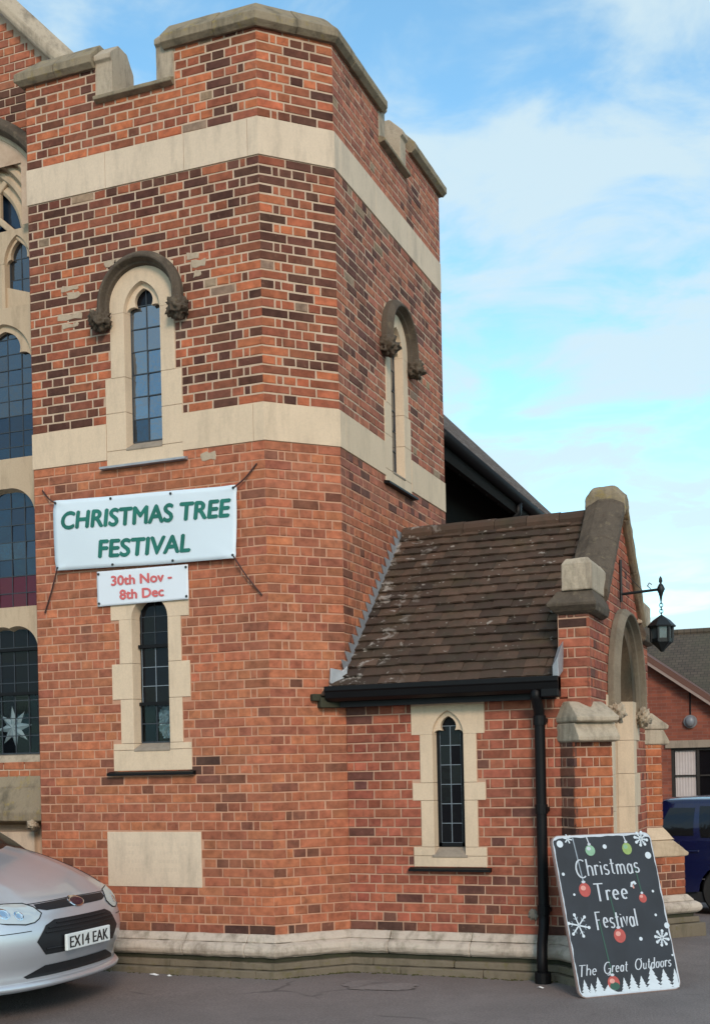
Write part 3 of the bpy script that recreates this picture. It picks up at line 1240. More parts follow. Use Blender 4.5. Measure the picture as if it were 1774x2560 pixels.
def clear_glass():
    m, t, p = new_mat('glass_clear')
    tr = nd(t, 'ShaderNodeBsdfTransparent')
    tr.inputs['Color'].default_value = (0.72, 0.78, 0.80, 1)
    gl = nd(t, 'ShaderNodeBsdfGlossy')
    gl.inputs['Color'].default_value = (0.6, 0.7, 0.85, 1)
    gl.inputs['Roughness'].default_value = 0.05
    ms = nd(t, 'ShaderNodeMixShader')
    ms.inputs[0].default_value = 0.02
    out = [n for n in t.nodes if n.type == 'OUTPUT_MATERIAL'][0]
    t.links.new(tr.outputs[0], ms.inputs[1])
    t.links.new(gl.outputs[0], ms.inputs[2])
    t.links.new(ms.outputs[0], out.inputs[0])
    return m


M['glass_clear'] = clear_glass()


def lower_window():
    fr, uc = FR, LW
    w = empty('window', fr.p(uc, 0, 1.32), tower)
    w['label'] = 'narrow leaded window low in the tower wall, below the signs'
    fh, gh_, d = 0.17, 0.148, 0.10
    for s in (-1, 1):
        jamb(w, fr, uc, s, 1.49, 1.545, 0.367, fh, gh_, d, M['stone'])
        jamb(w, fr, uc, s, 1.545, 1.91, 0.29, fh, gh_, d, M['stone'])
        jamb(w, fr, uc, s, 1.91, 2.205, 0.367, fh, gh_, d, M['stone'])
        jamb(w, fr, uc, s, 2.205, 2.57, 0.29, fh, gh_, d, M['stone'])
    sill(w, fr, uc, fh, 0.367, 1.49, 1.553, 1.32, d, gh_)
    mb = MB()
    head_stone(mb, fr, uc, 2.57, ('rect', 0.367, 0.30), fh, 'pointed', 0.175, gh_, 0.155, d)
    mb.build('stone_head', M['stone'], w)
    panes(w, fr, uc, 0.148, 1.553, 1.86, 2, 2, -0.090, M['glass_clear'])
    panes(w, fr, uc, 0.148, 1.86, 2.33, 2, 3, -0.090, M['glass_dark'])
    panes(w, fr, uc, 0.148, 2.33, 2.72, 2, 3, -0.090, M['glass_dark'])
    cames(w, fr, uc, 0.148, 1.553, 1.86, 2, 2, -0.088, M['came'], 0.008)
    cames(w, fr, uc, 0.130, 1.86, 2.33, 2, 3, -0.088, M['came_pale'], 0.006, 0.005)
    cames(w, fr, uc, 0.130, 2.33, 2.72, 2, 3, -0.088, M['came'], 0.006, 0.005)
    for z in (1.87, 2.345):
        mb = MB()
        fbox(mb, fr, uc - 0.15, uc + 0.15, -0.088, -0.06, z - 0.014, z + 0.014)
        mb.build('saddle_bar', M['black'], w)
    mb = MB()
    fbox(mb, fr, uc - 0.26, uc + 0.26, -0.55, -0.50, 1.45, 2.8)
    fbox(mb, fr, uc - 0.28, uc - 0.26, -0.55, -0.101, 1.45, 2.8)
    fbox(mb, fr, uc + 0.26, uc + 0.28, -0.55, -0.101, 1.45, 2.8)
    fbox(mb, fr, uc - 0.28, uc + 0.28, -0.55, -0.101, 1.43, 1.45)
    mb.build('window_recess', M['room'], w)
    drip(w, fr, uc - 0.41, uc + 0.40, 1.298, M['black'], 0.034, 0.05)


lower_window()

mb = MB()
fbox(mb, FR, -1.518, -0.638, -0.06, 0.005, 0.366, 0.816)
ds = mb.build('date_stone', M['stone_band'], tower, bevel=0.003)
ds['label'] = 'blank cream foundation stone with worn lettering'
mb = MB()      # the worn, barely legible lines cut in the stone
for k, (zz, wd) in enumerate(((0.715, 0.62), (0.645, 0.60), (0.575, 0.64), (0.505, 0.52))):
    u = -1.078 - wd / 2
    while u < -1.078 + wd / 2:
        lw = rnd.uniform(0.012, 0.03)
        if rnd.random() < 0.82:
            fbox(mb, FR, u, u + lw, 0.0045, 0.0056, zz - 0.015, zz + 0.015)
        u += lw + 0.012
mb.build('worn_lettering', stone_mat('worn_letters', (0.615, 0.50, 0.38), (0.4, 0.35, 0.27), 0.3), ds)['kind'] = 'stuff'
# odd pale bricks and old mortar repairs beside the hood
for (u, z, w_, h_) in ((-1.43, 5.50, 0.11, .05), (-1.33, 5.50, 0.09, .05), (-0.66, 5.43, 0.10, .055), (-0.62, 5.36, 0.13, .055), (-0.60, 5.28, .07, .05), (-1.85, 5.36, .15, .05), (-1.80, 5.29, .12, .06), (-1.90, 5.12, .24, .055), (-1.85, 5.05, .15, .04), (-0.56, 3.80, .12, .06)):
    mb = MB()
    pl_ = [(u + w_ * a + rnd.uniform(-0.012, 0.012), z + h_ * b + rnd.uniform(-0.008, 0.008)) for a, b in ((0, 0), (0.35, -0.05), (0.7, 0.05), (1, 0), (1.05, 0.5), (1, 1), (0.6, 0.9), (0.3, 1.05), (0, 1), (-0.05, 0.5))]
    fplate(mb, FR, pl_, -0.01, 0.0035)
    mb.build('mortar_repair', M['stone_repair'], t_wall, bevel=0.004)


# plinth all along tower and porch
def subpaths(pts, cuts):
    seg = [0]
    for a, b in zip(pts, pts[1:]):
        seg.append(seg[-1] + math.hypot(b[0] - a[0], b[1] - a[1]))

    def at(s):
        for i in range(len(pts) - 1):
            if s <= seg[i + 1] + 1e-9:
                t = (s - seg[i]) / (seg[i + 1] - seg[i])
                return (pts[i][0] + (pts[i + 1][0] - pts[i][0]) * t, pts[i][1] + (pts[i + 1][1] - pts[i][1]) * t)
        return pts[-1]
    out = []
    cs = [0] + cuts + [seg[-1]]
    for a, b in zip(cs, cs[1:]):
        out.append([at(a + 0.001)] + [p for p, s in zip(pts, seg) if a + 0.02 < s < b - 0.02] + [at(b - 0.001)])
    return out


PLT = [(-0.05, 0.004), (0.012, 0.004), (0.055, -0.046), (0.055, -0.058), (-0.05, -0.058)]
PLR = [(-0.05, -0.0585), (0.066, -0.0585), (0.100, -0.078), (0.116, -0.115), (0.104, -0.150), (0.075, -0.170), (-0.05, -0.172)]
PLM = [(-0.05, -0.1725), (0.052, -0.1725), (0.048, -0.215), (-0.05, -0.215)]
PLS1 = [(-0.05, -0.2075), (0.088, -0.2075), (0.092, -0.262), (-0.05, -0.262)]
PLS2 = [(-0.05, -0.2625), (0.130, -0.266), (0.134, -0.40), (-0.05, -0.40)]


def plinth(owner, pts, cuts):
    for pr, nm, mt, cc, bv in ((PLT, 'plinth_stone', M['plinth'], cuts, 0.006), (PLR, 'plinth_stone', M['plinth'], cuts, 0.010),
                               (PLM, 'plinth_joint', M['moss_dark'], [], 0), (PLS1, 'base_slab', M['slab'], [c - 0.13 for c in cuts], 0.008), (PLS2, 'base_slab', M['slab'], [c + 0.11 for c in cuts], 0.008)):
        for p in subpaths(pts, cc):
            j = rnd.uniform(-0.004, 0.004)
            mb = MB()
            sweep(mb, p, [(d + (j if d > 0 else 0), z) for d, z in pr])
            mb.build(nm, mt, owner, bevel=bv, rough=0.014 if nm == 'plinth_stone' else 0.012)


t_pl = empty('plinth', (-0.8, 0, 0), tower)
plinth(t_pl, [(-TW, 0.3), (-TW, 0), (0, 0), (C45, C45)], [0.95, 1.7, 2.25])

# ------------------------------------------------------------------ porch
porch = tag(empty('church_porch', (1.5, 1.97, -0.36)), 'small red brick church porch with dark tiled roof, beside the tower', 'porch')
p_wall = empty('wall', (1.5, 1.97, 0), porch)
PWU = 1.308 - C45
AC = 1.97 - C45          # centre line of the gable


def cut_porch(z):
    for z0, z1, h in ((0.515, 0.67, .297), (0.67, 1.035, .23), (1.035, 1.175, .297), (1.175, 1.555, .23), (1.555, 1.81, .297)):
        if z0 <= z < z1:
            return [(PWU - h, PWU + h)]
    return []


def gable_top(y):
    a = abs(y - 1.97)
    return 3.53 - 0.90 * a if a < 0.97 else 2.45


def cut_gable(z):
    c = []
    if z > 2.45:
        a = max(0.0, (3.53 - z) / 0.90)
        c += [(-1, AC - a), (AC + a, 5)]
    if z < 1.85:
        h = 0.66 if int((z + 10) / 0.3) % 2 else 0.85
        c.append((AC - h, AC + h))
    elif z < 2.62:
        t = z - 1.85
        h = 0
        for k in range(60):
            th = math.pi / 2 * k / 60
            r = arch_r(th, 0.72, 'pointed', 0.735)
            if r * math.sin(th) <= t:
                h = r * math.cos(th)
        c.append((AC - h, AC + h))
    return c


pb = lay(PO, 0, 1.80, 0, 1.82, cut_porch, lambda u, z: 'stain_shade' if (z < 0.075 and rnd.random() < 0.6) or (u < 0.25 and z > 1.72) else 'porch', wrap=(True, False))
pb += lay(PO, 1.735, PX - C45, 1.725, 2.475, None, lambda u, z: 'stain_shade' if z > 2.36 else 'porch', wrap=(False, True))
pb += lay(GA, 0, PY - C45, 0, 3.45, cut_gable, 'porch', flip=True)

# diagonal buttresses at the two corners of the gable
B_W = 0.169


def buttress(corner, sgn):
    """sgn -1: the near corner, +1: the far corner."""
    global pb
    b = empty('buttress', (corner[0], corner[1], -0.36), porch)
    ax, lat = (S2, sgn * S2), (S2, -sgn * S2)

    def q(Ld, w, z):
        return (corner[0] + ax[0] * Ld + lat[0] * w, corner[1] + ax[1] * Ld + lat[1] * w, z)

    def stage(l1, wid, z0, z1, mat, nm, bv=0.0, l0=-0.45):
        mb = MB()
        mb.loft([[q(l0, -wid, z), q(l1, -wid, z), q(l1, wid, z), q(l0, wid, z)] for z in (z0, z1)])
        return mb.build(nm, mat, b, bevel=bv)

    def weather(lb, lt, wb, wt, z0, zn, z1, mat, nm='weathering_stone'):
        mb = MB()
        mb.loft([[q(-0.45, -w, z), q(l, -w, z), q(l, w, z), q(-0.45, w, z)] for l, w, z in ((lb - 0.03, wb - 0.02, z0), (lb, wb, z0 + 0.012), (lb, wb, zn), (lt, wt, z1))])
        return mb.build(nm, mat, b, bevel=0.008, rough=0.009)
    e, lo = 0.02, 0.27
    stage(e - 0.006, B_W - 0.006, 0.3, 1.50, M['mortar_porch'], 'mortar')
    stage(lo - 0.006, B_W - 0.006, -0.05, 0.45, M['mortar_porch'], 'mortar')
    weather(lo + 0.04, e + 0.11, B_W + 0.012, B_W + 0.01, 0.37, 0.41, 0.535, M['stone_tan'])
    weather(e + 0.115, e - 0.01, B_W + 0.013, B_W + 0.008, 0.536, 0.545, 0.665, M['stone'])
    weather(e + 0.085, e + 0.02, B_W + 0.014, B_W + 0.012, 1.46, 1.50, 1.605, M['stone_pale'])
    weather(e + 0.075, e - 0.09, B_W + 0.018, B_W - 0.02, 1.606, 1.65, 1.77, M['stone_pale'])
    # base
    for pr, mt, bv in ((PLT, M['plinth'], 0.006), (PLR, M['plinth'], 0.01), (PLM, M['moss_dark'], 0), (PLS1, M['slab'], 0.008), (PLS2, M['slab'], 0.008)):
        mb = MB()
        ring = [[q(-0.35, -(B_W + d), z), q(lo + d, -(B_W + d), z), q(lo + d, B_W + d, z), q(-0.35, B_W + d, z)] for d, z in pr if d > 0]
        mb.loft(ring[::-1])
        mb.build('plinth_stone' if bv == 0.006 or bv == 0.01 else 'base_slab', mt, b, bevel=bv)
    # faces: the end and the two sides
    def fr_from(p0, p1):
        l = math.hypot(p1[0] - p0[0], p1[1] - p0[1])
        return Frame(p0[0], p0[1], (p1[0] - p0[0]) / l, (p1[1] - p0[1]) / l), l
    out = []
    for l1, z0, z1 in ((e, 0.60, 1.47), (lo, 0.0, 0.40)):
        if sgn < 0:
            f1, n1 = fr_from(q(l1, B_W * -1, 0), q(l1, B_W, 0))
            # order so that the outward normal points along the axis
            if f1.n[0] * ax[0] + f1.n[1] * ax[1] < 0:
                f1, n1 = fr_from(q(l1, B_W, 0), q(l1, -B_W, 0))
            out += lay(f1, 0, n1, z0, z1, None, 'pier', pitch=0.075)
        for s in (-1, 1):
            pa, pb_ = q(-0.25, s * B_W, 0), q(l1, s * B_W, 0)
            f2, n2 = fr_from(pa, pb_)
            if f2.n[0] * lat[0] * s + f2.n[1] * lat[1] * s < 0:
                f2, n2 = fr_from(pb_, pa)
            out += lay(f2, 0, n2, z0, z1, None, 'stain_shade' if f2.n[0] < 0 else 'pier', pitch=0.075)  # left-facing sides: shade put into the brick colour, along with some staining
    pb += out


buttress((PX, C45), -1)
buttress((PX, PY), 1)
build_bricks(pb, p_wall)

mb = MB()
panel(mb, PO, 0, 1.80, -0.02, 1.84, [(PWU - 0.22, PWU + 0.22, 0.55, 1.78)], -0.006)
panel(mb, PO, 1.735, PX - C45, 1.7, 2.48, [], -0.006)
nseg = 64


def arch_low(du):
    """Height above which the gable wall closes over the doorway."""
    best = None
    for k in range(91):
        th = math.radians(k)
        r = arch_r(th, 0.62, 'pointed', 0.65)
        if r * math.cos(th) <= abs(du):
            return 1.85 + r * math.sin(th)
    return 2.49


ys = [C45 + (PY - C45) * i / nseg for i in range(nseg + 1)]
for ya, yb in zip(ys, ys[1:]):
    u0, u1 = ya - C45, yb - C45
    inside = abs((u0 + u1) / 2 - AC) < 0.60
    zt = (gable_top(ya), gable_top(yb))
    z0 = arch_low((u0 + u1) / 2 - AC) if inside else -0.1
    mb.add([GA.p(u0, -0.006, z0), GA.p(u1, -0.006, z0), GA.p(u1, -0.006, zt[1]), GA.p(u0, -0.006, zt[0])], [(0, 1, 2, 3)])
mb.build('mortar', M['mortar_porch'], p_wall, fix=False)
mb = MB()      # thickness of the gable parapet, the far wall and the inside
prof = [(C45 + 0.01, -0.1), (C45 + 0.01, 2.44), (1.0, 2.44)] + [(1.97 - 0.97 + 0.97 * k / 8, 3.53 - 0.9 * (0.97 - 0.97 * k / 8) - 0.004) for k in range(9)]
prof += [(3.94 - y, z) for y, z in prof[-2::-1]]
for ya, yb in zip(prof, prof[1:]):
    if abs(ya[0] - yb[0]) < 1e-6:
        continue
    for xx, flip_ in ((PX - 0.24, 1),):
        inside = abs((ya[0] + yb[0]) / 2 - 1.97) < 0.5
        zl = 2.45 if inside else -0.1
        mb.add([(xx, ya[0], zl), (xx, yb[0], zl), (xx, yb[0], yb[1]), (xx, ya[0], ya[1])], [(0, 1, 2, 3)])
mb.add([(PX - 0.24, C45 + 0.01, 1.9), (PX - 0.008, C45 + 0.01, 1.9), (PX - 0.008, C45 + 0.01, 2.44), (PX - 0.24, C45 + 0.01, 2.44)], [(0, 1, 2, 3)])
mb.add([(C45, PY, -0.4), (PX, PY, -0.4), (PX, PY, 2.44), (C45, PY, 2.44)], [(0, 3, 2, 1)])
mb.build('wall_core', M['brickwall'], p_wall, fix=False)

plinth(empty('plinth', (1.5, C45, 0), porch), [(C45 + 0.001, C45), (2.22, C45)], [0.35, 1.02])

# porch window
w = empty('window', PO.p(PWU, 0, 0.515), porch)
w['label'] = 'narrow trefoil window in the porch side wall'
fh, gl, d = 0.126, 0.108, 0.08
for s in (-1, 1):
    for z0, z1, h in ((0.60, 0.67, .297), (0.67, 1.035, .23), (1.035, 1.175, .297), (1.175, 1.555, .23)):
        jamb(w, PO, PWU, s, z0, z1, h, fh, gl, d, M['stone'])
sill(w, PO, PWU, fh + 0.02, 0.297, 0.60, 0.672, 0.515, d, gl)
mb = MB()
head_stone(mb, PO, PWU, 1.555, ('rect', 0.297, 0.255), fh, 'pointed', 0.185, gl, 0.165, d)
mb.build('stone_head', M['stone'], w)
mb = MB()
cusps(mb, PO, PWU, 1.545, 0.122, 'pointed', 0.185, -0.07, -0.02)
mb.build('tracery', M['stone'], w, bevel=0.003)
panes(w, PO, PWU, 0.085, 0.70, 1.62, 2, 6, -0.072, M['glass_dark'])
panes(w, PO, PWU, 0.10, 1.62, 1.74, 1, 1, -0.072, M['glass_dark'])
cames(w, PO, PWU, 0.085, 0.70, 1.62, 2, 6, -0.070, M['came_pale'], 0.005, 0.004)
mb = MB()
for a, b in ((-gl - 0.005, -0.085), (0.085, gl + 0.005)):
    fbox(mb, PO, PWU + a, PWU + b, -0.078, -0.062, 0.67, 1.72)
fbox(mb, PO, PWU - gl, PWU + gl, -0.078, -0.062, 0.67, 0.70)
mb.build('casement_frame', M['black'], w)
drip(w, PO, PWU - 0.333, PWU + 0.333, 0.496, M['black'], 0.030, 0.05)

# ---- roof
TH = math.atan(0.927)
cs_, sn_ = math.cos(TH), math.sin(TH)
YE, YR = 0.265, 1.97
roof = empty('roof', (1.3, 1.97, 1.9), porch)
mb = MB()
zr = roof_z(YR) - 0.045
mb.add([(C45, YE + 0.05, roof_z(YE + 0.05) - 0.045), (2.20, YE + 0.05, roof_z(YE + 0.05) - 0.045), (2.20, YR, zr), (C45, YR, zr),
        (2.20, 2 * YR - YE, roof_z(YE) - 0.045), (C45, 2 * YR - YE, roof_z(YE) - 0.045)], [(0, 1, 2, 3), (3, 2, 4, 5)])
mb.build('roof_deck', M['blackrough'], roof, solid=0.02)
TILE = {}


def tile_mesh(w):
    key = (round(w * 200), rnd.randrange(4))
    if key in TILE:
        return TILE[key]
    w = key[0] / 200
    r = random.Random(key[0] * 5 + key[1])
    Lr, t = 0.175, 0.016
    sag = 0.004
    n = 4
    top, bot = [], []
    for k, y in enumerate((0.0, Lr)):
        for i in range(n + 1):
            x = -w / 2 + w * i / n
            cam_ = -sag * (2 * i / n - 1) ** 2 + r.uniform(-0.0012, 0.0012)
            yy = y + (r.uniform(-0.003, 0.003) if k == 0 else 0)
            lift = 0.030 if k == 0 else 0.0
            top.append((x, yy, cam_ + lift + t))
            bot.append((x, yy, cam_ + lift))
    m_ = n + 1
    vs = top + bot
    fs = []
    for i in range(n):
        fs.append((i, i + 1, m_ + i + 1, m_ + i))
        fs.append((2 * m_ + i + 1, 2 * m_ + i, 3 * m_ + i, 3 * m_ + i + 1))
        fs.append((2 * m_ + i, 2 * m_ + i + 1, i + 1, i))
    fs.append((0, m_, 3 * m_, 2 * m_))
    fs.append((n, 2 * m_ + n, 3 * m_ + n, m_ + n))
    me = bpy.data.meshes.new('roof_tile')
    me.from_pydata(vs, [], fs)
    me.materials.append(M['tile'])
    me.update()
    TILE[key] = me
    return me


gauge = 0.1145
slope_len = (YR - YE) / cs_
rows = int(slope_len / gauge)
org = origin_of(roof)
for k in range(rows + 1):
    s = k * gauge
    if s > slope_len - 0.05:
        break
    y = YE + s * cs_
    z = roof_z(YE) + s * sn_ - 0.030
    xl = max(y + 0.02, 0.33) if y < C45 else C45 + 0.004
    xr = 2.192
    x = xl - (0.0825 if k % 2 else 0.0)
    while x < xr - 0.02:
        a, b = max(x, xl), min(x + 0.165, xr)
        if b - a > 0.03:
            o = bpy.data.objects.new('roof_tile', tile_mesh(b - a - 0.002))
            COL.objects.link(o)
            o.parent = roof
            o.location = ((a + b) / 2 - org.x, y - org.y, z + G - org.z + rnd.uniform(-0.004, 0.004))
            o.rotation_euler = (TH + rnd.uniform(-0.018, 0.018), rnd.uniform(-0.018, 0.018), rnd.uniform(-0.014, 0.014))
        x += 0.165
for k in range(6):
    x0 = C45 + 0.02 + k * 0.29
    x1 = min(x0 + 0.286, 2.19)
    mb = MB()
    rings = []
    for x in (x0, x1):
        up_ = 0.006 if x == x1 else 0.0
        rg = []
        for i in range(9):
            t = math.radians(-25 + 230 * i / 8)
            rg.append((x, YR + 0.105 * math.cos(t), roof_z(YR) - 0.045 + 0.085 * math.sin(t) + up_))
        for i in range(8, -1, -1):
            t = math.radians(-25 + 230 * i / 8)
            rg.append((x, YR + 0.090 * math.cos(t), roof_z(YR) - 0.045 + 0.070 * math.sin(t) + up_))
        rings.append(rg)
    mb.loft(rings)
    mb.build('ridge_tile', M['tile'], roof)

# lead flashing stepped up the tower wall
mb = MB()
ytop = 1.93
n = 18
for k in range(n):
    z0 = 2.09 + (3.45 - 2.09) * k / n
    z1 = 2.09 + (3.45 - 2.09) * (k + 1) / n
    y0 = 0.482 + (z0 - 2.089) / 0.927
    y1 = 0.482 + (z1 - 2.089) / 0.927
    q0, q1 = y0 - C45, y1 - C45
    fplate(mb, RT, [(q0 + 0.03, z0 - 0.03), (q1 + 0.03, z1 - 0.03), (q1 - 0.055, z1 + 0.0), (q0 - 0.055, z0 + 0.0)], 0.003, 0.007)
    fplate(mb, RT, [(q0 - 0.056, z0 + 0.0), (q1 - 0.056, z1 + 0.0), (q1 - 0.200, z1 + 0.010)], 0.003, 0.0085)
mb.build('lead_flashing', M['lead'], roof)
mb = MB()
fplate(mb, CH, [(0.50, 1.99), (0.56, 1.955), (0.645, 1.97), (0.66, 2.13), (0.61, 2.09), (0.51, 2.11)], 0.004, 0.03)
mb.build('lead_flashing', M['lead'], roof, bevel=0.006)
mb = MB()
mb.hexa([(2.185, 0.27, 1.94), (2.235, 0.255, 1.94), (2.235, 0.42, 2.0), (2.185, 0.42, 2.0)], [(2.185, 0.27, 2.03), (2.232, 0.255, 2.10), (2.232, 0.50, 2.26), (2.185, 0.50, 2.20)])
mb.build('lead_soaker', M['lead'], roof, bevel=0.006)

# eaves: fascia, gutter, downpipe
mb = MB()
mb.box(0.46, 2.19, C45 - 0.13, C45 - 0.10, 1.79, 1.945)
mb.box(0.46, 2.19, C45 - 0.10, C45 - 0.001, 1.815, 1.835)
mb.build('fascia', M['black'], porch)
mb = MB()
mb.loft([[(x, y, z) for y, z in ((0.325, 1.955), (0.325, 1.845), (0.275, 1.835), (0.235, 1.86), (0.222, 1.91), (0.212, 1.918), (0.212, 1.955))] for x in (0.37, 2.235)])
gut = mb.build('gutter', M['black'], porch, bevel=0.004)
for x in (0.62, 1.25, 1.88):
    mb = MB()
    mb.box(x - 0.012, x + 0.012, 0.215, 0.325, 1.945, 1.953)
    mb.build('gutter_bracket', M['black'], gut)
mb = MB()
mb.box(2.10, 2.235, 0.235, 0.335, 1.80, 1.955)
mb.build('gutter_stop', M['black'], gut, bevel=0.01)
px_ = 2.055
dp = MB()
dp.tube([(px_, 0.275, 1.87), (px_, 0.285, 1.80), (px_, 0.375, 1.70), (px_, 0.385, 1.62), (px_, 0.385, 0.16), (px_, 0.375, 0.08), (px_ + 0.01, 0.27, -0.04), (px_ + 0.015, 0.235, -0.14), (px_ + 0.02, 0.23, -0.36)], 0.040, 14)
pipe = dp.build('downpipe', M['black'], porch, smooth=True)
for z in (1.60, 0.93, 0.17):
    mb = MB()
    mb.tube([(px_, 0.385, z), (px_, 0.385, z + 0.07)], 0.048, 14)
    mb.build('pipe_collar', M['black'], pipe, smooth=False)
    mb = MB()
    mb.box(px_ - 0.05, px_ + 0.05, 0.40, 0.452, z + 0.02, z + 0.05)
    mb.build('pipe_bracket', M['black'], pipe)
mb = MB()
mb.tube([(px_ + 0.02, 0.23, -0.24), (px_ + 0.02, 0.23, -0.38)], 0.062, 12)
mb.build('pipe_shoe', M['black'], pipe)
mb = MB()
fbox(mb, CH, 0.40, 0.645, -0.02, 0.07, 1.79, 1.87)
fbox(mb, CH, 0.34, 0.52, -0.02, 0.05, 1.845, 1.90)
mb.build('eaves_corbel', M['moss_dark'], porch, bevel=0.006)
# mortar splash on the wall by the pipe
mb = MB()
lump(mb, PO.p(1.50, 0.0, 0.155), 0.035, 4.0, (1, 0.15, 1.2))
mb.build('mortar_splash', M['stone_sill'], p_wall, smooth=True)

# ---- gable: kneelers, copings
for sg in (-1, 1):
    def yy(v):
        return v if sg < 0 else 3.94 - v
    k = empty('kneeler', (PX - 0.1, yy(0.6), 2.44), porch)
    mb = MB()      # moulded course
    rr = []
    for (z, o) in ((2.425, 0.005), (2.445, 0.045), (2.485, 0.085), (2.505, 0.09), (2.600, 0.02)):
        xa, xb, ya, yb = 2.215 - o, PX + 0.012 + min(o, 0.055), yy(C45 - o), yy(0.98)
        rr.append([(xa, ya, z), (xb, ya, z), (xb, yb, z), (xa, yb, z)])
    mb.loft(rr)
    mb.build('moulded_stone', M['stone_hood'], k, bevel=0.006, rough=0.012)
    mb = MB()
    rr = []
    for (z, o) in ((2.6005, 0.0), (2.80, 0.0), (2.845, -0.03)):
        xa, xb, ya, yb = 2.235 - o, PX + 0.035 + o, yy(C45 - 0.045 - o), yy(1.02)
        rr.append([(xa, ya, z), (xb, ya, z), (xb, yb, z), (xa, yb, z)])
    mb.loft(rr)
    mb.build('springer_stone', M['stone_pale'], k, bevel=0.012, rough=0.012)
    # raking copings
    sl = 0.92
    cuts = (0.93, 1.42, 1.86)
    for a, b in zip(cuts, cuts[1:]):
        mb = MB()
        rings = []
        for y in (a + 0.002, b):
            zc = 3.60 - sl * (1.97 - y)
            rings.append([(x, yy(y), zc + dz) for x, dz in ((2.165, -0.07), (2.165, 0.015), (2.27, 0.075), (2.38, 0.075), (PX + 0.065, 0.02), (PX + 0.065, -0.075), (PX + 0.03, -0.095), (PX - 0.02, -0.075))])
        mb.loft(rings)
        mb.build('coping_stone', M['stone_hood'] if sg < 0 else M['stone_grey'], porch, bevel=0.010, rough=0.018)
mb = MB()      # apex stone
rings = []
for y in (1.86 - 0.001, 1.90, 1.97, 2.04, 2.08):
    a = abs(y - 1.97)
    zc = 3.655 - 0.25 * a if a < 0.08 else 3.615 - 0.35 * (a - 0.08)
    zb = 3.60 - 0.92 * a - 0.085
    rings.append([(x, y, z) for x, z in ((2.155, zb), (2.155, zc - 0.04), (2.215, zc + 0.04), (2.395, zc + 0.045), (PX + 0.07, zc - 0.05), (PX + 0.07, zb))])
mb.loft(rings)
mb.build('apex_stone', M['stone_grey'], porch, bevel=0.012, rough=0.02)

# ---- doorway arch
arch = empty('doorway', (PX, 1.97, -0.4), porch)
OH, IH, AD = 0.50, 0.43, 0.13
zz = [-0.40, 0.0, 0.3, 0.6, 0.9, 1.2, 1.5, 1.85]
for i, (a, b) in enumerate(zip(zz, zz[1:])):
    for s in (-1, 1):
        jamb(arch, GA, AC, s, a, b, 0.66 if int(((a + b) / 2 + 10) / 0.3) % 2 else 0.85, OH, IH, AD, M['stone'], 0.006)
        mb = MB()
        mb.loft([[GA.p(AC + s * x, dd, z) for x, dd in ((0.80, -AD - 0.001), (IH, -AD - 0.001), (IH, -AD - 0.09), (IH + 0.07, -AD - 0.10), (0.80, -AD - 0.10))] for z in (a + 0.001, b - 0.001)])
        mb.build('stone_block', M['stone'], arch)


def head_pt(mb, zs, o, f, g, dep):
    ths = [math.pi * i / 40 for i in range(41)]
    R_ = [(arch_r(t, o[0], 'pointed', o[1]), arch_r(t, f[0], 'pointed', f[1]), arch_r(t, g[0], 'pointed', g[1]), math.cos(t), math.sin(t)) for t in ths]
    rings = [[GA.p(AC + ro * c, 0.006, zs + ro * s), GA.p(AC + ri * c, 0.006, zs + ri * s), GA.p(AC + rg * c, -dep, zs + rg * s), GA.p(AC + rg * c, -dep - 0.09, zs + rg * s), GA.p(AC + ro * c, -dep - 0.09, zs + ro * s)] for ro, ri, rg, c, s in R_]
    mb.loft(rings)


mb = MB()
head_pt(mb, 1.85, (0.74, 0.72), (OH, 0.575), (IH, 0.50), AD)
mb.build('stone_arch', M['stone_brown_shaded'], arch)  # brown stone, darkened so its colour carries the deep arch's shade
mb = MB()
hood2(mb, GA, AC, 1.85, 0.69, 0.675, 0.785, 0.77, 0.10, 0.10, 'pointed')
mb.build('hood_mould', M['stone_mid'], arch, bevel=0.006)
for s in (-1, 1):
    mb = MB()
    lump(mb, GA.p(AC + s * 0.735, 0.06, 1.71), 0.075, 9 + s, (0.9, 1, 1.1))
    mb.build('label_stop', M['stone_pale'], arch, smooth=True)
door = MB()
for k in range(6):
    fbox(door, GA, AC - 0.48 + k * 0.16, AC - 0.48 + k * 0.16 + 0.157, -0.36, -0.33, -0.35, 2.42)
M['oak'] = plain('dark_oak', (0.045, 0.026, 0.015), 0.6, 0, 0.4, 9, 0.4, 0.3)
door.build('door', M['oak'], arch)
mb = MB()
fbox(mb, GA, AC - 0.6, AC + 0.6, -1.2, 0.02, -0.42, -0.36)
mb.build('door_step', M['slab'], arch)

# ------------------------------------------------------------------ nave (main body of the church behind the tower)
nave = tag(empty('church_nave', (-4.5, 7, -0.32)), 'main body of the red brick church behind the tower, with tall traceried window', 'church')
n_wall = empty('wall', (-4.5, 0.35, 0), nave)


def nave_top(x):
    return 7.50 - 1.03 * (x + 1.99) if x > -6.1 else 7.50 - 1.03 * (-12.2 - x + 1.99)


def nave_path(off):
    """Outline of the great window (x, z, outward normal) with legs, offset inwards by -off."""
    cx, cz, Rr = -3.16, 6.15, 0.99
    right = [(-2.17, z, 1.0, 0.0) for z in (1.45, 3.0, 4.5, 5.6)]
    for k in range(13):
        t = math.radians(60 * k / 12)
        right.append((cx + Rr * math.cos(t), cz + Rr * math.sin(t), math.cos(t), math.sin(t)))
    right.append((-3.46, 6.15 + 0.857 + 0.459, math.cos(math.radians(60)), math.sin(math.radians(60))))
    left = [(-7.12 - x, z, -nx, nz) for x, z, nx, nz in right[::-1]]
    pts = right + [(-3.56, 7.50, 0.0, 1.0)] + left
    return [(x + nx * off, z + nz * off) for x, z, nx, nz in pts]


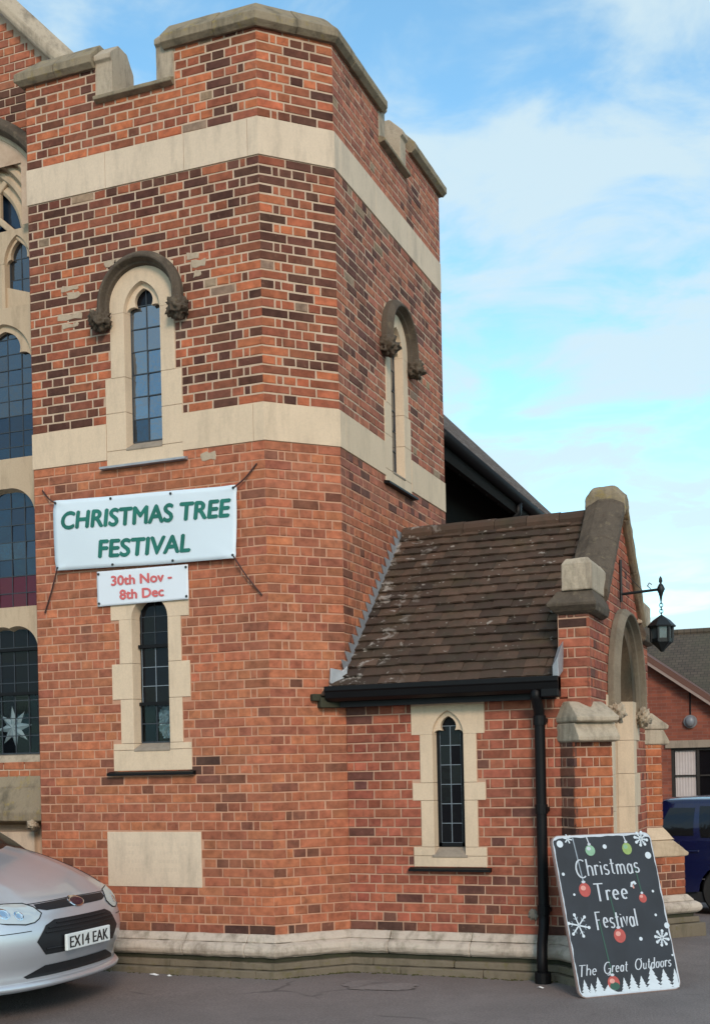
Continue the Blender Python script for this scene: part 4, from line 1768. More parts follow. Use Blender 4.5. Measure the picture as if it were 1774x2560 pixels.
def nave_sweep(prof, name, mat, bevel=0.0, first=0, last=None):
    rings = []
    base_ = nave_path(0.0)
    paths = [nave_path(o) for o, dd in prof]
    n = len(paths[0])
    for i in range(first, n if last is None else n + last):
        kk = 1.0 if base_[i][1] > 6.3 else (0.62 if base_[i][1] < 5.7 else 0.62 + 0.38 * (base_[i][1] - 5.7) / 0.6)
        rings.append([(base_[i][0] + (paths[k][i][0] - base_[i][0]) * kk, 0.35 - prof[k][1], base_[i][1] + (paths[k][i][1] - base_[i][1]) * kk) for k in range(len(prof))])
    mb = MB()
    mb.loft(rings)
    return mb.build(name, mat, great, bevel=bevel)


great = empty('great_window', (-3.56, 0.35, 1.45), nave)
outer = nave_path(0.0)


def cut_nave(z):
    c = []
    xs = [x for (x, zz_) in outer if abs(zz_ - z) < 0.2 and x > -3.56]
    if z < 7.5 and z > 1.0:
        best = -3.56
        for (x0, z0), (x1, z1) in zip(outer, outer[1:]):
            if x0 > -3.6 and min(z0, z1) <= z <= max(z0, z1) and z1 != z0:
                best = max(best, x0 + (x1 - x0) * (z - z0) / (z1 - z0))
        c.append((-2 * 3.56 - best + TW - 0.05, best + TW + 0.05))
    if 0.55 < z < 1.0:
        c.append((-4, 0.3))
    zt = z
    xr = -1.99 + (7.50 - 0.16 - z) / 1.03
    c.append((xr + TW, 9))
    return c


nb = lay(NV, -0.95, 0.25, 0, 8.4, cut_nave, lambda u, z: 'lo' if z < 4 else ('up' if z < 7.45 else 'lo'), wrap=(False, False))
build_bricks(nb, n_wall, 120)
mb = MB()
xs_ = [-10.3 + 0.3 * k for k in range(28)]
for x0, x1 in zip(xs_, xs_[1:]):
    xm = (x0 + x1) / 2
    zl = -0.4
    if -4.9 < xm < -2.25:
        mb.add([(x0, 0.356, -0.4), (x1, 0.356, -0.4), (x1, 0.356, 1.4), (x0, 0.356, 1.4)], [(0, 1, 2, 3)], None, 0 if xm > -3.1 else 1)
        zl = 6.75 if abs(xm + 3.56) < 0.95 else 6.2
    mb.add([(x0, 0.356, zl), (x1, 0.356, zl), (x1, 0.356, nave_top(x1) - 0.1), (x0, 0.356, nave_top(x0) - 0.1)], [(0, 1, 2, 3)], None, 0 if xm > -3.1 else 1)
mb.build('mortar', [M['mortar_up'], M['brickwall']], n_wall, fix=False)
mb = MB()
mb.add([(-0.05, 3.3, 3.55), (-0.05, 14, 3.55), (-0.05, 14, 4.9), (-0.05, 3.3, 4.9)], [(0, 1, 2, 3)])  # upper wall: dark timber colour stands in for shade under the eaves
mb.add([(-0.05, 3.3, -0.6), (-0.05, 14, -0.6), (-0.05, 14, 3.55), (-0.05, 3.3, 3.55)], [(0, 1, 2, 3)], None, 1)
mb.add([(-10.3, 14, -0.4), (-0.05, 14, -0.4), (-0.05, 14, 4.9), (-6.1, 14, 11.1), (-10.3, 14, 7.0)], [(4, 3, 2, 1, 0)])
mb.build('wall_core', [M['blackrough'], M['brickwall']], n_wall)
# roof
rf = empty('roof', (-3, 7, 4.8), nave)
mb = MB()
for sg in (1, -1):
    def X(x):
        return x if sg > 0 else -12.2 - x
    zt_ = 4.78 + 1.0275 * 2.74
    mb.loft([[(X(0.44), y, 4.78), (X(-2.30), y, zt_), (X(-2.30), y, zt_ - 0.11), (X(0.40), y, 4.68)] for y in (3.315 if sg > 0 else 0.62, 14.2)])
    mb.loft([[(X(-2.301), y, zt_), (X(-6.1), y, 11.50), (X(-6.1), y, 11.38), (X(-2.301), y, zt_ - 0.11)] for y in (0.62, 14.2)])
mb.build('roof_slope', M['tile'], rf)
mb = MB()
mb.box(0.33, 0.40, 3.32, 14.2, 4.50, 4.70)
mb.build('fascia', M['blackrough'], rf)
mb = MB()
mb.tube([(0.425, 3.33, 4.71), (0.425, 14.2, 4.66)], 0.07, 12)
mb.build('gutter', M['black'], rf, smooth=True)
for k in range(12):
    y = 3.6 + 0.55 * k
    mb = MB()
    mb.loft([[(-0.05, yy_, 4.97), (0.36, yy_, 4.56), (0.36, yy_, 4.48), (-0.05, yy_, 4.86)] for yy_ in (y, y + 0.07)])
    mb.build('rafter_end', M['blackrough'], rf)
mb = MB()
mb.tube([(0.42, 6.6, 4.64), (0.42, 6.6, 4.52), (0.05, 6.6, 4.15), (0.03, 6.6, 3.0)], 0.05, 10)
mb.build('swan_neck_pipe', M['black'], rf, smooth=True)
# gable coping
mb = MB()
for a, b in ((-6.1, -4.7), (-4.69, -3.3), (-3.29, -1.80)):
    mb = MB()
    mb.loft([[(x, y, nave_top(x) + dz) for y, dz in ((0.27, -0.10), (0.25, -0.06), (0.25, 0.02), (0.36, 0.16), (0.55, 0.16), (0.66, 0.0), (0.66, -0.10))] for x in (a, b)])
    mb.build('coping_stone', M['stone_pale'], nave, bevel=0.012, rough=0.012)
# great window: arch mouldings, tracery, glass
nave_sweep([(0.13, 0.0), (0.13, 0.05), (0.07, 0.10), (0.03, 0.09), (0.0, 0.03), (0.0, 0.0)], 'hood_mould', M['stone_hood'], 0.008, 4, -4)
nave_sweep([(0.02, 0.004), (-0.03, 0.004), (-0.07, -0.045), (-0.10, -0.02), (-0.135, -0.02), (-0.16, -0.075), (-0.19, -0.05), (-0.225, -0.05), (-0.25, -0.105), (-0.28, -0.08), (-0.315, -0.08), (-0.34, -0.13), (-0.40, -0.11), (-0.43, -0.13), (-0.43, -0.20), (0.02, -0.20)], 'arch_moulding', M['stone_tan'], 0.004)
for x in (-2.20, -4.92):
    mb = MB()
    lump(mb, (x - 0.03, 0.27, 6.42), 0.09, x, (0.8, 1, 1.5))
    mb.build('label_stop', M['stone_hood'], great, smooth=True)
M['glass_blue'] = glass_mat('glass_blue', 0.06, (0.010, 0.020, 0.038), 0.06, (0.6, 0.75, 0.95))
for li, xc in enumerate((-2.79, -3.49, -4.19)):
    u = xc + TW
    for s in (-1, 1):
        mb = MB()
        fprism(mb, NV, [(u + s * 0.31, -0.10), (u + s * 0.335, -0.075), (u + s * 0.35, -0.075), (u + s * 0.35, -0.18), (u + s * 0.30, -0.18), (u + s * 0.30, -0.13)], 1.45, 6.1)
        mb.build('mullion', M['stone_tan'], great)
    for zs, rise, top in ((2.42, 0.21, 0.40), (3.62, 0.27, 0.54)):
        mb = MB()
        head_stone(mb, NV, u, zs, ('rect', 0.345, top), 0.31, 'pointed', rise, 0.29, rise - 0.03, 0.16, -0.078)
        mb.build('transom_head', M['stone_tan'], great)
    mb = MB()
    head_stone(mb, NV, u, 5.02, ('rect', 0.345, 0.50), 0.31, 'pointed', 0.36, 0.29, 0.33, 0.16, -0.078)
    mb.build('transom_head', M['stone_tan'], great)
    mb = MB()
    cusps(mb, NV, u, 5.0, 0.30, 'pointed', 0.37, -0.155, -0.11, thin=0.75)
    mb.build('tracery', M['stone_tan'], great)
    for s in (-1, 1):
        us = u + s * 0.172
        mb = MB()
        head_stone(mb, NV, us, 5.92, ('rect', 0.172, 0.29), 0.14, 'pointed', 0.24, 0.125, 0.22, 0.16, -0.078)
        mb.build('tracery_head', M['stone_tan'], great)
        mb = MB()
        cusps(mb, NV, us, 5.90, 0.135, 'pointed', 0.25, -0.155, -0.11, thin=0.6)
        mb.build('tracery', M['stone_tan'], great)
        for q in (-1, 1):
            mb = MB()
            fprism(mb, NV, [(us + q * 0.14, -0.085), (us + q * 0.172, -0.078), (us + q * 0.172, -0.17), (us + q * 0.125, -0.17)], 5.5, 5.92)
            mb.build('mullion', M['stone_tan'], great)
        mb = MB()
        fplate(mb, NV, [(us - 0.15, 5.46), (us + 0.15, 5.46), (us + 0.15, 5.62 if s > 0 else 5.72), (us - 0.15, 5.72 if s > 0 else 5.62)], -0.17, -0.11)
        mb.build('tracery', M['stone_tan'], great)
        if li == 0:
            panes(great, NV, us, 0.125, 5.60, 6.15, 2, 3, -0.150, M['glass_nave'])
            cames(great, NV, us, 0.125, 5.60, 6.15, 2, 3, -0.149, M['came'], 0.008)
        else:
            panes(great, NV, us, 0.125, 5.60, 6.15, 1, 1, -0.150, M['glass_nave'])
    if li == 0:
        panes(great, NV, u, 0.30, 4.14, 5.40, 4, 9, -0.150, lambda i, k: M['glass_nave'] if k > 2 else M['glass_blue'])
        cames(great, NV, u, 0.30, 4.14, 5.40, 4, 9, -0.149, M['came'], 0.008)
        panes(great, NV, u, 0.30, 2.80, 3.88, 4, 7, -0.150, lambda i, k: M['glass_red'] if k < 2 else (M['glass_nave_dark'] if k == 3 else M['glass_blue']))
        cames(great, NV, u, 0.30, 2.80, 3.88, 4, 7, -0.149, M['came'], 0.008)
        panes(great, NV, u, 0.30, 1.50, 2.04, 4, 3, -0.150, M['glass_clear'])
        panes(great, NV, u, 0.30, 2.04, 2.62, 4, 4, -0.150, M['glass_dark'])
        cames(great, NV, u, 0.30, 1.50, 2.62, 4, 7, -0.149, M['came'], 0.008)
        for z in (2.04, 2.44):
            mb = MB()
            fbox(mb, NV, u - 0.30, u + 0.30, -0.148, -0.12, z - 0.014, z + 0.014)
            mb.build('saddle_bar', M['black'], great)
        mb = MB()
        fbox(mb, NV, u - 0.34, u + 0.34, -0.85, -0.80, 1.35, 2.1)
        fbox(mb, NV, u - 0.36, u - 0.34, -0.85, -0.19, 1.35, 2.1)
        fbox(mb, NV, u + 0.34, u + 0.36, -0.85, -0.19, 1.35, 2.1)
        fbox(mb, NV, u - 0.36, u + 0.36, -0.85, -0.16, 1.30, 1.35)
        fbox(mb, NV, u - 0.36, u + 0.36, -0.85, -0.16, 2.1, 2.15)
        mb.build('window_recess', M['room'], great)
    else:
        for z0, z1, mt in ((4.14, 5.40, 'glass_nave'), (2.80, 3.88, 'glass_blue'), (1.50, 2.62, 'glass_dark')):
            panes(great, NV, u, 0.30, z0, z1, 2, 4, -0.150, M[mt])
mb = MB()      # the tympanum behind the upper tracery
mb.add([(-2.30, 0.53, 5.4), (-4.82, 0.53, 5.4), (-4.82, 0.53, 6.3), (-4.2, 0.53, 7.1), (-3.56, 0.53, 7.45), (-2.92, 0.53, 7.1), (-2.30, 0.53, 6.3)], [(0, 1, 2, 3, 4, 5, 6)])
mb.build('upper_glass', M['glass_blue'], great)
for s in (-1, 1):
    for (xa, za, xb, zb3) in ((0.66, 6.34, 0.30, 5.98), (0.66, 6.34, 1.02, 6.02), (0.66, 6.30, 0.66, 6.60), (0.66, 6.58, 0.30, 6.95), (0.66, 6.58, 0.95, 6.86)):
        mb = MB()
        dx_, dz_ = xb - xa, zb3 - za
        l_ = math.hypot(dx_, dz_)
        ox_, oz_ = -dz_ / l_ * 0.028, dx_ / l_ * 0.028
        X0 = -3.49
        mb.loft([[(X0 + s * (xa + ox_), yq, za + oz_), (X0 + s * (xb + ox_), yq, zb3 + oz_), (X0 + s * (xb - ox_), yq, zb3 - oz_), (X0 + s * (xa - ox_), yq, za - oz_)] for yq in (0.445, 0.50)])
        mb.build('tracery', M['stone_tan'], great, bevel=0.012)
mb = MB()      # stepped sill of the great window
mb.loft([[(x, y, z) for y, z in ((0.56, 1.50), (0.46, 1.48), (0.40, 1.40), (0.39, 1.36))] + [(x, 0.56, 1.36)] for x in (-5.0, -2.0)])
mb.build('sill', M['stone_pale'], great)
mb = MB()
mb.loft([[(x, y, z) for y, z in ((0.50, 1.359), (0.385, 1.359), (0.30, 1.20), (0.27, 1.19), (0.20, 1.02), (0.17, 0.98), (0.17, 0.90), (0.36, 0.86), (0.50, 0.86))] for x in (-5.2, -2.1)])
mb.build('weathered_sill', M['stone_grey'], great, bevel=0.01)
mb = MB()
lump(mb, (-2.40, 0.19, 0.87), 0.055, 2.0, (0.8, 1, 0.8))
mb.build('label_stop', M['stone_pale'], great, smooth=True)
mb = MB()
mb.box(-5.0, -2.47, 0.30, 0.36, 0.42, 0.80)
mb.build('cream_panel', M['stone_band'], nave)

# ------------------------------------------------------------------ hall far behind, on the right
hall = tag(empty('church_hall', (0, 22, -0.9)), 'far red brick hall with tiled roof, behind the blue car', 'hall')
HG = -0.95
M['hallbrick'] = wall_brick_mat('hall_brick', 1.0, (0.29, 0.085, 0.05), (0.20, 0.06, 0.04), (0.22, 0.11, 0.085))


def far_roof_mat():
    m, t, p = new_mat('far_roof_tiles')
    tcn = nd(t, 'ShaderNodeTexCoord')
    br = nd(t, 'ShaderNodeTexBrick')
    br.inputs['Color1'].default_value = (0.100, 0.074, 0.054, 1)
    br.inputs['Color2'].default_value = (0.066, 0.048, 0.036, 1)
    br.inputs['Mortar'].default_value = (0.02, 0.018, 0.016, 1)
    br.inputs['Scale'].default_value = 1.0
    br.inputs['Brick Width'].default_value = 0.17
    br.inputs['Row Height'].default_value = 0.12
    br.inputs['Mortar Size'].default_value = 0.008
    t.links.new(tcn.outputs['UV'], br.inputs['Vector'])
    sx = nd(t, 'ShaderNodeSeparateXYZ')
    t.links.new(tcn.outputs['Object'], sx.inputs[0])
    cb = nd(t, 'ShaderNodeCombineXYZ')
    t.links.new(sx.outputs[0], cb.inputs[0]); t.links.new(sx.outputs[1], cb.inputs[1])
    t.links.new(cb.outputs[0], br.inputs['Vector'])
    c = mix(t, mul(t, ramp(t, noise_node(t, pos(t), 1.2, 5), 0.4, 0.7), 0.5), br.outputs['Color'], (0.07, 0.068, 0.040))
    t.links.new(c, p.inputs['Base Color'])
    p.inputs['Roughness'].default_value = 0.9
    bump(t, p, br.outputs['Fac'], -0.6, 0.02)
    return m


M['farroof'] = far_roof_mat()
mb = MB()


def verge(x):
    return 3.60 - 0.72 * (x - 0.162) if x > -1.2 else 3.60 - 0.72 * (-2.4 - x - 0.162)


hx = [-5.2, -3.2, -1.2, 0.62, 2.32, 2.9]
for x0, x1 in zip(hx, hx[1:]):
    zb_ = 1.60 if x0 == 0.62 else HG
    mb.add([(x0, 20, zb_), (x1, 20, zb_), (x1, 20, verge(x1)), (x0, 20, verge(x0))], [(0, 1, 2, 3)])
mb.add([(0.62, 20, HG), (2.32, 20, HG), (2.32, 20, 0.2), (0.62, 20, 0.2)], [(0, 1, 2, 3)])
mb.add([(2.9, 20, HG), (2.9, 26, HG), (2.9, 26, 1.6), (2.9, 20, 1.6)], [(0, 1, 2, 3)])
mb.add([(-9, 21, HG), (12, 21, HG), (12, 21, 2.3), (-9, 21, 2.3)], [(0, 1, 2, 3)])
mb.build('wall', M['hallbrick'], hall, fix=False)
mb = MB()
mb.add([(-9, 20.55, 1.95), (12, 20.55, 1.95), (12, 25, 4.72), (-9, 25, 4.72), (12, 29.4, 1.95), (-9, 29.4, 1.95)], [(0, 1, 2, 3), (3, 2, 4, 5)])
mb.build('roof', M['farroof'], hall, solid=0.08)
mb = MB()
mb.tube([(-9, 25, 4.72), (12, 25, 4.72)], 0.10, 8)
mb.build('ridge', M['farroof'], hall)
for sg in (1, -1):
    mb = MB()
    xa, xb = (-1.2, 3.0) if sg > 0 else (-5.4, -1.2)
    mb.loft([[(x, 19.75, verge(x) - 0.02), (x, 19.75, verge(x) + 0.13), (x, 24, verge(x) + 0.13), (x, 24, verge(x) - 0.02)] for x in (xa, xb)])
    mb.build('wing_roof', plain('brown_verge', (0.13, 0.062, 0.045), 0.8), hall)
    mb = MB()
    mb.loft([[(x, 19.72, verge(x) - 0.095), (x, 19.72, verge(x) - 0.025), (x, 19.98, verge(x) - 0.025), (x, 19.98, verge(x) - 0.095)] for x in (xa, xb)])
    mb.build('barge_board', plain('faded_board', (0.30, 0.225, 0.195), 0.7), hall)
hw = empty('window', (1.47, 20, 0.2), hall)
mb = MB()
mb.box(0.50, 2.45, 19.94, 20.05, 1.585, 1.755)
mb.build('lintel', M['stone_sill'], hw)
mb = MB()
mb.box(0.62, 2.32, 20.10, 20.13, 0.2, 1.59)
mb.build('glass', M['glass_dark'], hw)
mb = MB()
for x in (0.62, 1.18, 1.72, 2.26):
    mb.box(x, x + 0.06, 20.03, 20.10, 0.2, 1.585)
mb.box(0.68, 2.26, 20.035, 20.10, 1.52, 1.584)
mb.box(0.68, 2.26, 20.035, 20.10, 0.93, 0.965)
mb.box(0.68, 2.26, 20.035, 20.10, 0.2, 0.26)
mb.build('window_frame', plain('dark_frame', (0.02, 0.016, 0.014), 0.6), hw)
mb = MB()
nf = 24
mb.add([(0.70 + 0.46 * i / nf, 20.085 + 0.008 * math.sin(i * 1.9), z) for z in (0.25, 1.55) for i in range(nf + 1)],
       [(i, i + 1, nf + 2 + i, nf + 1 + i) for i in range(nf)])
mb.build('curtain', plain('pale_curtain', (0.52, 0.47, 0.46), 0.8), hw, smooth=True)
mb = MB()
mb.tube([(0.02, 19.93, 3.3), (0.02, 19.93, 2.0)], 0.055, 8)
mb.build('downpipe', M['black'], hall)
lamp = tag(empty('bulkhead_lamp', (1.07, 19.95, 2.18)), 'round grey outdoor lamp fixed to the far hall wall', 'lamp')
mb = MB()
mb.tube([(1.07, 19.995, 2.18), (1.07, 19.93, 2.18)], 0.15, 18)
mb.build('base', plain('lamp_grey', (0.20, 0.20, 0.21), 0.5), lamp)
mb = MB()
mb.loft([[(1.07 + r * math.cos(2 * math.pi * k / 18), y, 2.18 + 1.2 * r * math.sin(2 * math.pi * k / 18)) for k in range(18)] for r, y in ((0.11, 19.93), (0.105, 19.88), (0.08, 19.84), (0.03, 19.82))])
mb.build('glass_dome', plain('lamp_dome', (0.20, 0.21, 0.23), 0.35), lamp, smooth=True)
mb = MB()
mb.tube([(1.07, 19.985, 2.34), (1.07, 19.985, 2.86)], 0.018, 6)
mb.build('conduit', M['black'], lamp)


# ------------------------------------------------------------------ banners
def fit_text(body, w, h, bold, shear=0.0, spacing=1.0):
    vs, fs = text_tris(body, 1.0, bold, shear, 1.0, 'CENTER', spacing)
    x0, x1 = min(v[0] for v in vs), max(v[0] for v in vs)
    y0, y1 = min(v[1] for v in vs), max(v[1] for v in vs)
    return [((x - (x0 + x1) / 2) * w / (x1 - x0), (y - (y0 + y1) / 2) * h / (y1 - y0)) for x, y in vs], fs


def split_long(vs, fs, lim):
    """Cut the faces of flat lettering smaller so that it can follow a wavy sheet."""
    bm = bmesh.new()
    bv = [bm.verts.new((x, y, 0)) for x, y in vs]
    for f in fs:
        try:
            bm.faces.new([bv[i] for i in f])
        except ValueError:
            pass
    bmesh.ops.triangulate(bm, faces=bm.faces)
    for _ in range(3):
        ed = [e for e in bm.edges if e.calc_length() > lim]
        if not ed:
            break
        bmesh.ops.subdivide_edges(bm, edges=ed, cuts=1)
        bmesh.ops.triangulate(bm, faces=bm.faces)
    bm.verts.index_update()
    out = ([(v.co.x, v.co.y) for v in bm.verts], [tuple(v.index for v in f.verts) for f in bm.faces])
    bm.free()
    return out


def banner(name, label, corners, d0, amp, lines, mat, ink, cords, eyelets, cat='banner'):
    (u0, z0), (u1, z1), (u2, z2), (u3, z3) = corners        # TL TR BR BL
    b = tag(empty(name, FR.p((u0 + u1) / 2, d0, (z2 + z3) / 2)), label, cat)

    def at(s, t, off=0.0):
        """s 0..1 left to right, t 0..1 top to bottom."""
        u = (u0 + (u1 - u0) * s) * (1 - t) + (u3 + (u2 - u3) * s) * t
        z = (z0 + (z1 - z0) * s) * (1 - t) + (z3 + (z2 - z3) * s) * t
        sag = 0.010 * math.sin(math.pi * s) * amp / 0.01
        cr_ = sum(math.exp(-14 * math.hypot((s - a_) * 1.6, t - b_)) * math.sin(26 * (abs(s - a_) * 1.9 - abs(t - b_))) for a_ in (0, 1) for b_ in (0, 1))
        wv = amp * 2.2 * cr_ + amp * (math.sin(5.0 * s + 2.2 * t) + 0.6 * math.sin(11 * s - 3 * t + 1) + 0.7 * math.sin(4.2 * t + 2 * s))
        z -= sag * (0.4 if t < 0.5 else 0.2)
        return FR.p(u, d0 + wv + off, z)
    mb = MB()
    n, m_ = 40, 16
    mb.add([at(i / n, j / m_) for j in range(m_ + 1) for i in range(n + 1)],
           [(j * (n + 1) + i, (j + 1) * (n + 1) + i, (j + 1) * (n + 1) + i + 1, j * (n + 1) + i + 1) for j in range(m_) for i in range(n)])
    mb.build('sheet', mat, b, smooth=True, solid=0.003, fix=False)
    W_, H_ = math.hypot(u1 - u0, z1 - z0), abs(z3 - z0)
    for body, sc_, tc_, w_, h_, bold, shear in lines:
        vs, fs = split_long(*fit_text(body, w_, h_, 0.0, shear), 0.05)
        mb = MB()
        for q, (ex, ey) in enumerate(((0, 0), (0.0065, 0), (-0.0065, 0), (0, 0.005), (0, -0.005))):
            mb.add([at(sc_ + (x + ex * bold) / W_, tc_ - (y + ey * bold) / H_, 0.0045 + q * 0.0002) for x, y in vs], fs)
        mb.build('lettering', ink, b, fix=False)
    for s, t in eyelets:
        p = at(s, t, 0.004)
        mb = MB()
        mb.tube([p, (p[0], p[1] - 0.004, p[2])], 0.011, 10)
        mb.build('eyelet', M['eyelet'], b)
    for (s, t, uu, zz_) in cords:
        p = at(s, t, 0.006)
        e = FR.p(uu, 0.012, zz_)
        mid = tuple((p[k] + e[k]) / 2 for k in range(3))
        mb = MB()
        q1 = tuple(p[k] * 0.7 + e[k] * 0.3 for k in range(3))
        q2 = tuple(p[k] * 0.3 + e[k] * 0.7 for k in range(3))
        mb.tube([p, (q1[0], q1[1], q1[2] - 0.014), (mid[0], mid[1], mid[2] - 0.018), (q2[0], q2[1], q2[2] - 0.012), e], 0.0065, 6)
        mb.build('cord', M['cord'], b)
    return b


banner('banner', 'large white banner with green CHRISTMAS TREE FESTIVAL lettering', ((-1.945, 3.604), (-0.235, 3.563), (-0.248, 2.982), (-1.945, 3.018)), 0.048, 0.0095,
       [('CHRISTMAS TREE', 0.51, 0.30, 1.565, 0.140, 1.3, 0.12), ('FESTIVAL', 0.505, 0.735, 0.855, 0.140, 1.3, 0.12)],
       M['banner'], M['green_ink'],
       [(0.012, 0.03, -2.083, 3.714), (0.99, 0.03, -0.064, 3.721), (0.012, 0.97, -2.085, 2.674), (0.99, 0.97, -0.044, 2.681)],
       [(0.012, 0.035), (0.33, 0.035), (0.66, 0.04), (0.985, 0.035), (0.985, 0.955), (0.66, 0.965), (0.33, 0.965), (0.012, 0.965)])
banner('banner', 'small white sign with red 30th Nov - 8th Dec lettering', ((-1.553, 2.982), (-0.695, 2.976), (-0.694, 2.695), (-1.553, 2.691)), 0.022, 0.0015,
       [('30th Nov -', 0.495, 0.30, 0.565, 0.078, 0.7, 0.0), ('8th Dec', 0.495, 0.715, 0.41, 0.078, 0.7, 0.0)],
       M['banner2'], M['red_ink'], [], [(0.02, 0.08), (0.98, 0.08), (0.98, 0.92), (0.02, 0.92)], 'sign')

# ------------------------------------------------------------------ paper star and foil in the windows
M['paper'] = plain('crumpled_paper', (0.80, 0.82, 0.83), 0.6, 0, 0.25, 14, 0.4, 0.4)
star = tag(empty('paper_star', (-2.87, 0.58, 1.55)), 'white eight pointed paper star hanging in the great window', 'decoration')
cxs, czs, ys_ = -2.87, 1.74, 0.58
for k in range(8):
    t = math.radians(90 + 45 * k + 6)
    r1, r0 = (0.20 if k % 2 == 0 else 0.185), 0.085
    a, b = t - math.radians(22.5), t + math.radians(22.5)
    tip = (cxs + r1 * math.cos(t), ys_, czs + r1 * math.sin(t))
    pa = (cxs + r0 * math.cos(a), ys_, czs + r0 * math.sin(a))
    pb2 = (cxs + r0 * math.cos(b), ys_, czs + r0 * math.sin(b))
    ce = (cxs, ys_ - 0.03, czs)
    mid_ = (cxs + r0 * 0.9 * math.cos(t), ys_ - 0.028, czs + r0 * 0.9 * math.sin(t))
    bk = (cxs, ys_ + 0.02, czs)
    mb = MB()
    mb.add([ce, pa, tip, pb2, mid_, bk], [(0, 1, 4), (1, 2, 4), (2, 3, 4), (3, 0, 4), (5, 2, 1), (5, 3, 2)])
    mb.build('point', M['paper'], star)
foil = tag(empty('foil_decoration', (-1.0, 0.16, 1.56)), 'crumpled silver foil decoration in the narrow tower window', 'decoration')
mb = MB()
nn_ = 14
mb.add([(-1.09 + 0.19 * i / nn_, 0.15 + 0.03 * noise.noise(Vector((i * 0.9, j * 0.9, 5))), 1.585 + 0.26 * j / nn_ + 0.01 * noise.noise(Vector((i * 0.7, j * 0.8, 1)))) for j in range(nn_ + 1) for i in range(nn_ + 1)],
       [(j * (nn_ + 1) + i, j * (nn_ + 1) + i + 1, (j + 1) * (nn_ + 1) + i + 1, (j + 1) * (nn_ + 1) + i) for j in range(nn_) for i in range(nn_) if abs(i - nn_ / 2) + abs(j - nn_ / 2) < nn_ * 0.80])
mb.build('foil', plain('silver_foil', (0.48, 0.56, 0.58), 0.35, 0.3, 0.3, 20), foil, solid=0.004)

# ------------------------------------------------------------------ lantern
lan = tag(empty('wall_lantern', (2.80, 1.97, 2.10)), 'black hexagonal lantern hanging from an iron bracket on the porch gable', 'lantern')
ly = 1.90
mb = MB()
mb.tube([(PX + 0.012, ly, 2.68), (PX + 0.012, ly, 3.04)], 0.012, 8)
mb.tube([(PX + 0.01, ly, 2.745), (2.775, ly, 2.765)], 0.012, 8)
mb.tube([(PX + 0.2, ly, 2.755), (PX + 0.012, ly, 2.97)], 0.003, 5)
mb.tube([(2.69, ly, 2.775), (2.665, ly, 2.80), (2.68, ly, 2.825), (2.70, ly, 2.81)], 0.005, 6)
mb.build('bracket', M['iron'], lan)
mb = MB()
mb.loft([[(2.775 + r * math.cos(2 * math.pi * k / 10), ly + r * math.sin(2 * math.pi * k / 10), z) for k in range(10)] for r, z in ((0.006, 2.66), (0.012, 2.70), (0.02, 2.73), (0.036, 2.765), (0.02, 2.80), (0.008, 2.815), (0.016, 2.83), (0.013, 2.855), (0.003, 2.875))])
mb.build('finial', M['iron'], lan, smooth=True)
mb = MB()
for k in range(5):
    r = 0.014
    cz_ = 2.655 - k * 0.026
    ring = [(2.775 + (r * math.cos(t) if k % 2 else 0), ly + (0 if k % 2 else r * math.cos(t)), cz_ + 0.020 * math.sin(t)) for t in [2 * math.pi * i / 10 for i in range(11)]]
    mb.tube(ring, 0.0035, 5)
mb.build('chain', M['iron'], lan)


def hexring(r, z, rot=0.3):
    return [(2.775 + 0.86 * r * math.cos(math.pi / 3 * k + rot), ly + 0.86 * r * math.sin(math.pi / 3 * k + rot), 2.545 + 0.80 * (z - 2.475)) for k in range(6)]


mb = MB()
mb.loft([hexring(0.135, 2.345), hexring(0.14, 2.36), hexring(0.085, 2.42), hexring(0.03, 2.46), hexring(0.012, 2.475)])
mb.build('lantern_roof', M['iron'], lan)
mb = MB()
mb.loft([hexring(0.098, 2.343), hexring(0.092, 2.20)], caps=False)
mb.build('glass', glass_mat('lantern_glass', 0.05, (0.10, 0.12, 0.125), 0.1), lan)
for k in range(6):
    mb = MB()
    mb.tube([hexring(0.106, 2.345)[k], hexring(0.10, 2.19)[k]], 0.013, 6)
    mb.build('corner_bar', M['iron'], lan)
mb = MB()
mb.loft([hexring(0.014, 2.085), hexring(0.04, 2.12), hexring(0.105, 2.185), hexring(0.108, 2.225)])
mb.build('lantern_base', M['iron'], lan)

# ------------------------------------------------------------------ chalkboard sign
BB0, BB1 = Vector((2.452, -0.310, -0.32)), Vector((3.073, 0.246, -0.32))
be = BB1 - BB0
BWID = be.length
be.normalize()
bn = Vector((-be.y, be.x, 0))
bth = math.radians(18)
bu = Vector((0, 0, 1)) * math.cos(bth) + bn * math.sin(bth)
bo = be.cross(bu)              # out of the board, towards the viewer
if bo.dot(Vector((0, -1, 0))) < 0:
    bo = -bo
BHT = 1.165
board = tag(empty('chalkboard_sign', ((BB0.x + BB1.x) / 2, (BB0.y + BB1.y) / 2, -0.32)), 'black chalkboard sign with snowy Christmas Tree Festival painting, leaning beside the downpipe', 'sign')


def bp(s, t, off=0.0):
    """s 0..1 left to right, t 0..1 top to bottom of the board."""
    p = BB0 + be * (s * BWID) + bu * ((1 - t) * BHT) + bo * off
    return (p.x, p.y, p.z)


def rrect(x0, x1, y0, y1, r, n=6):
    pts = []
    for cx_, cy_, a0 in ((x1 - r, y1 - r, 0), (x0 + r, y1 - r, 90), (x0 + r, y0 + r, 180), (x1 - r, y0 + r, 270)):
        for k in range(n + 1):
            t = math.radians(a0 + 90 * k / n)
            pts.append((cx_ + r * math.cos(t), cy_ + r * math.sin(t)))
    return pts


def bplate(poly, off0, off1, name, mat, m=True):
    """poly in metres (x right, y down from the top)."""
    mb = MB()
    mb.loft([[bp(x / BWID, y / BHT, o) for x, y in poly] for o in (off0, off1)])
    return mb.build(name, mat, board)


